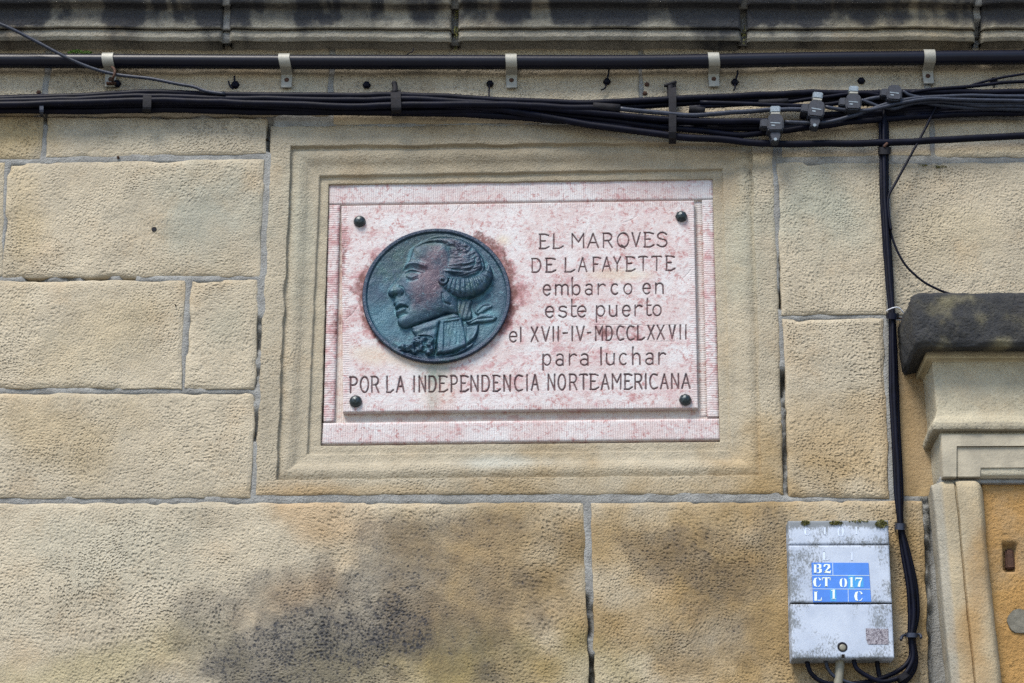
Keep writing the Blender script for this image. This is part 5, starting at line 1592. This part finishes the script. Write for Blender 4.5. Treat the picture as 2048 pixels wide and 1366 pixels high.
def panel(name, q_, hf, hb, mat, parent=box, bev=0.0025, step=0.006, sf=None):
    """box front with rounded edge and fine face"""
    X, Z, U, V, Lu, Lv = quad_grid([zb(*p) for p in q_], hf, step)
    us = edge_params(Lu, step); vs = edge_params(Lv, step)
    V, U = np.meshgrid(vs, us, indexing='ij')
    c = [np.array(list(map(float, XZ(*zb(*p), hf)))) for p in q_]
    XY = ((1 - U) * (1 - V))[..., None] * c[0] + (U * (1 - V))[..., None] * c[1] + (U * V)[..., None] * c[2] + ((1 - U) * V)[..., None] * c[3]
    X, Z = XY[..., 0], XY[..., 1]
    d = np.minimum(np.minimum(U, 1 - U) * Lu, np.minimum(V, 1 - V) * Lv)
    H = hf - bev * (1 - np.clip(d / bev, 0, 1)) ** 2 * 0.8
    px, py = PX(X, Z, hf)
    so = sf(px, py, d) if sf else np.zeros(px.shape)
    return grid_obj(name, padb(X), padb(Z), sink_border(padb(H), hb), mat, parent, {'soot': padb(so)})


def bsoot(px, py, d):
    s = 0.35 * np.exp(-d / 0.012) + 0.7 * np.clip(fbm(px, py, 40, 900, 4), -0.5, 1) + 1.3 * (1 - sst(1042, 1062, py)) + 0.25 * (1 - sst(1590, 1620, px))
    return s


zslab('back_shell', [(70, 50), (880, 46), (925, 1150), (98, 1158)], HF - 0.006, 0.0, M['box'], bev=0.002)
panel('hood', [(66, 46), (880, 42), (886, 236), (72, 240)], HF + 0.001, 0.006, M['box'], sf=bsoot)
panel('upper_cover', [(72, 246), (886, 244), (911, 712), (84, 710)], HF + 0.003, 0.010, M['box'], sf=bsoot)
panel('lower_cover', [(84, 722), (911, 722), (930, 1160), (100, 1166)], HF + 0.002, 0.006, M['box'], sf=bsoot)
crack('lid_seam', [zb(86, 717), zb(910, 718)], HF - 0.001, 0.0012, box)
crack('lid_seam', [zb(530, 150), zb(532, 205), zb(860, 206)], HF + 0.0008, 0.0006, box, M['box'])
disc_cyl('lock_ring', *zb(508, 1072), HF, HF + 0.0028, 0.0098, M['dark_iron'], box, 20, 0.0008)
dome('lock_screw', *zb(510, 1076), HF + 0.0028, 0.0062, 0.002, M['graypvc'], box, 12, rings=3)
zslab('slot', [(500, 1132), (526, 1132), (526, 1160), (500, 1160)], HF + 0.0024, HF, M['darkhole'], bev=0)
zslab('foil_sticker', [(697, 920), (880, 925), (884, 1052), (716, 1052), (700, 1010)], HF + 0.0026, HF, M['sticker'], bev=0.0)
# blue plate
plate = zslab('code_plate', [(256, 386), (720, 388), (742, 706), (270, 708)], HF + 0.0045, HF, M['blue'], bev=0.0005)
HL = HF + 0.0049
zslab('sticker_patch', [(552, 486), (604, 486), (606, 604), (556, 604)], HL - 0.0002, HL - 0.001, M['blue2'], plate, 0)
zslab('sticker_patch', [(606, 502), (676, 502), (680, 588), (608, 588)], HL - 0.0002, HL - 0.001, M['blue2'], plate, 0)
zslab('sticker_patch', [(404, 598), (456, 598), (460, 700), (410, 700)], HL - 0.0002, HL - 0.001, M['blue2'], plate, 0)
for q_ in ([(262, 489), (726, 490), (726, 493), (262, 492)], [(266, 599), (734, 601), (734, 604), (266, 602)], [(427, 390), (430, 390), (432, 488), (429, 488)], [(552, 604), (555, 604), (557, 704), (554, 704)]):
    zslab('rule_line', q_, HL, HL - 0.0006, M['letter'], plate, 0)


def ribbons(name, strokes, x0, y0, w, hgt, h, mat, parent, skew=0.0):
    """strokes: list of (points, widths) in a unit box, y up, drawn as flat strips"""
    V_ = []; F_ = []
    for pts, ws_ in strokes:
        pts = np.array(pts, float); ws_ = np.array(ws_ if hasattr(ws_, '__len__') else [ws_] * len(pts), float)
        P2 = np.stack([pts[:, 0] * w, -pts[:, 1] * hgt], 1)
        T = np.gradient(P2, axis=0) if len(P2) > 2 else np.array([P2[1] - P2[0]] * 2)
        T /= np.linalg.norm(T, axis=1)[:, None] + 1e-9
        N = np.stack([-T[:, 1], T[:, 0]], 1)
        b = len(V_)
        for p_, n_, ww in zip(P2, N, ws_):
            for s_ in (-0.5, 0.5):
                q_ = p_ + n_ * ww * w * s_
                V_.append(tuple(P(*zb(x0 + q_[0], y0 + hgt + q_[1]), h)))
        for i in range(len(P2) - 1):
            F_.append((b + 2 * i, b + 2 * i + 1, b + 2 * i + 3, b + 2 * i + 2))
    return mesh_obj(name, V_, F_, mat, parent, False)


STC = {
    'B': [([(0.2, 0), (0.2, 1)], 0.28), ([(0.0, 0.975), (0.36, 0.975)], 0.05), ([(0.0, 0.025), (0.36, 0.025)], 0.05),
          ([(0.42, 0.97), (0.62, 0.96), (0.78, 0.86), (0.78, 0.66), (0.62, 0.55), (0.42, 0.53)], [0.06, 0.12, 0.30, 0.30, 0.12, 0.06]),
          ([(0.42, 0.51), (0.66, 0.49), (0.82, 0.37), (0.82, 0.16), (0.66, 0.04), (0.42, 0.03)], [0.06, 0.12, 0.32, 0.32, 0.12, 0.06])],
    '2': [([(0.10, 0.70), (0.2, 0.9), (0.45, 0.96), (0.72, 0.86), (0.74, 0.66), (0.5, 0.42), (0.12, 0.10)], [0.25, 0.2, 0.1, 0.3, 0.34, 0.16, 0.08]), ([(0.08, 0.12), (0.45, 0.14), (0.85, 0.08), (0.95, 0.3)], [0.14, 0.26, 0.26, 0.08])],
    'C': [([(0.45, 0.97), (0.24, 0.86), (0.16, 0.5), (0.24, 0.14), (0.45, 0.03)], [0.06, 0.26, 0.36, 0.26, 0.06]), ([(0.56, 0.97), (0.75, 0.93), (0.88, 0.72)], [0.06, 0.1, 0.22]), ([(0.56, 0.03), (0.78, 0.08), (0.93, 0.3)], [0.06, 0.1, 0.06])],
    'T': [([(0.5, 0), (0.5, 1)], 0.28), ([(0.3, 0.025), (0.7, 0.025)], 0.05), ([(0.02, 0.94), (0.32, 0.94)], 0.12), ([(0.68, 0.94), (0.98, 0.94)], 0.12), ([(0.04, 0.95), (0.03, 0.66)], [0.14, 0.03]), ([(0.96, 0.95), (0.97, 0.66)], [0.14, 0.03])],
    '0': [([(0.42, 0.96), (0.22, 0.84), (0.15, 0.5), (0.22, 0.16), (0.42, 0.04)], [0.05, 0.24, 0.32, 0.24, 0.05]), ([(0.6, 0.96), (0.8, 0.84), (0.87, 0.5), (0.8, 0.16), (0.6, 0.04)], [0.05, 0.24, 0.32, 0.24, 0.05])],
    '1': [([(0.55, 0.0), (0.55, 1)], 0.36), ([(0.15, 0.88), (0.4, 0.93)], 0.12), ([(0.2, 0.03), (0.95, 0.03)], 0.06)],
    '7': [([(0.05, 0.66), (0.08, 0.96)], [0.04, 0.12]), ([(0.1, 0.90), (0.5, 0.90), (0.94, 0.88)], [0.2, 0.16, 0.2]), ([(0.9, 0.82), (0.62, 0.5), (0.5, 0.02)], [0.08, 0.26, 0.34])],
    'L': [([(0.24, 0), (0.24, 1)], 0.32), ([(0.02, 0.975), (0.48, 0.975)], 0.05), ([(0.46, 0.04), (0.96, 0.05)], [0.08, 0.12]), ([(0.93, 0.05), (0.96, 0.36)], [0.16, 0.04])],
}
for ch, x0, y0, w, hg in (('B', 272, 398, 70, 74), ('2', 352, 398, 64, 74), ('C', 270, 508, 66, 76), ('T', 342, 506, 68, 76), ('0', 484, 512, 60, 76), ('1', 556, 506, 46, 82), ('7', 610, 506, 62, 78), ('L', 274, 620, 66, 76), ('1', 410, 606, 48, 78), ('C', 604, 620, 70, 78)):
    ribbons('character', STC[ch], x0, y0, w, hg, HL + 0.0002, M['letter'], plate)
for ch, x0, y0, w, hg in (('L', 344, 296, 58, 70), ('1', 566, 304, 34, 66), ('C', 196, 106, 50, 58), ('1', 346, 100, 34, 60), ('0', 466, 96, 54, 80), ('1', 604, 96, 30, 62)):
    ribbons('faded_character', STC[ch], x0, y0, w, hg, HF + (0.0035 if y0 > 240 else 0.0015), M['ghost'], box)

# ------------------------------------------------------------------ moss
def moss(clusters, label, n=90):
    rnd = random.Random(len(label))
    V_ = []; F_ = []
    for (cx, cy, rx, ry, h0, dh, k) in clusters:
        for _ in range(k):
            a = rnd.random() * 6.28; r = math.sqrt(rnd.random())
            x = cx + rx * r * math.cos(a); y = cy + ry * r * math.sin(a)
            c = P(x, y, h0 + rnd.random() * dh)
            s = 0.0009 + 0.0014 * rnd.random()
            ax = Vector((rnd.uniform(-1, 1), rnd.uniform(-1, 0.3), rnd.uniform(-1, 1))).normalized()
            bx = ax.cross(Vector((rnd.uniform(-1, 1), rnd.uniform(-1, 1), rnd.uniform(-1, 1)))).normalized()
            b = len(V_)
            V_ += [tuple(c + ax * s), tuple(c + bx * s * 0.7), tuple(c - ax * s), tuple(c - bx * s * 0.7)]
            F_.append((b, b + 1, b + 2, b + 3))
    o = mesh_obj('moss', V_, F_, M['moss'], None, False)
    tag(o, label, 'moss'); o['kind'] = 'stuff'
    return o
o1 = moss([(152, 103, 12, 4, 0.02, 0.02, 220), (173, 105, 12, 3, 0.02, 0.02, 120), (140, 105, 5, 2, 0.02, 0.02, 60)], 'small green moss tuft on the black pipe near its left end')
o2 = moss([(*zb(205, 62), 9, 5, HF, 0.004, 160), (*zb(455, 64), 14, 4, HF, 0.004, 200), (*zb(822, 72), 12, 8, HF, 0.005, 260), (*zb(640, 52), 20, 2, HF, 0.003, 80)], 'olive moss growing along the top edge of the grey service box')
o3 = moss([(913, 20, 4, 20, 0.036, 0.008, 90), (912, 64, 4, 14, 0.036, 0.008, 80), (911, 92, 4, 8, 0.010, 0.008, 40), (1488, 70, 4, 18, 0.03, 0.006, 60), (1880, 333, 14, 2.5, 0.0, 0.004, 60), (1845, 331, 10, 2, 0.0, 0.004, 30)], 'moss specks in the open joints of the cornice and wall')
M['moss2'] = simple('fresh_green_moss', (0.06, 0.12, 0.02), 0.9, 0, 0.1, 0.4, 300, 0.002)
o1.data.materials[0] = M['moss2']
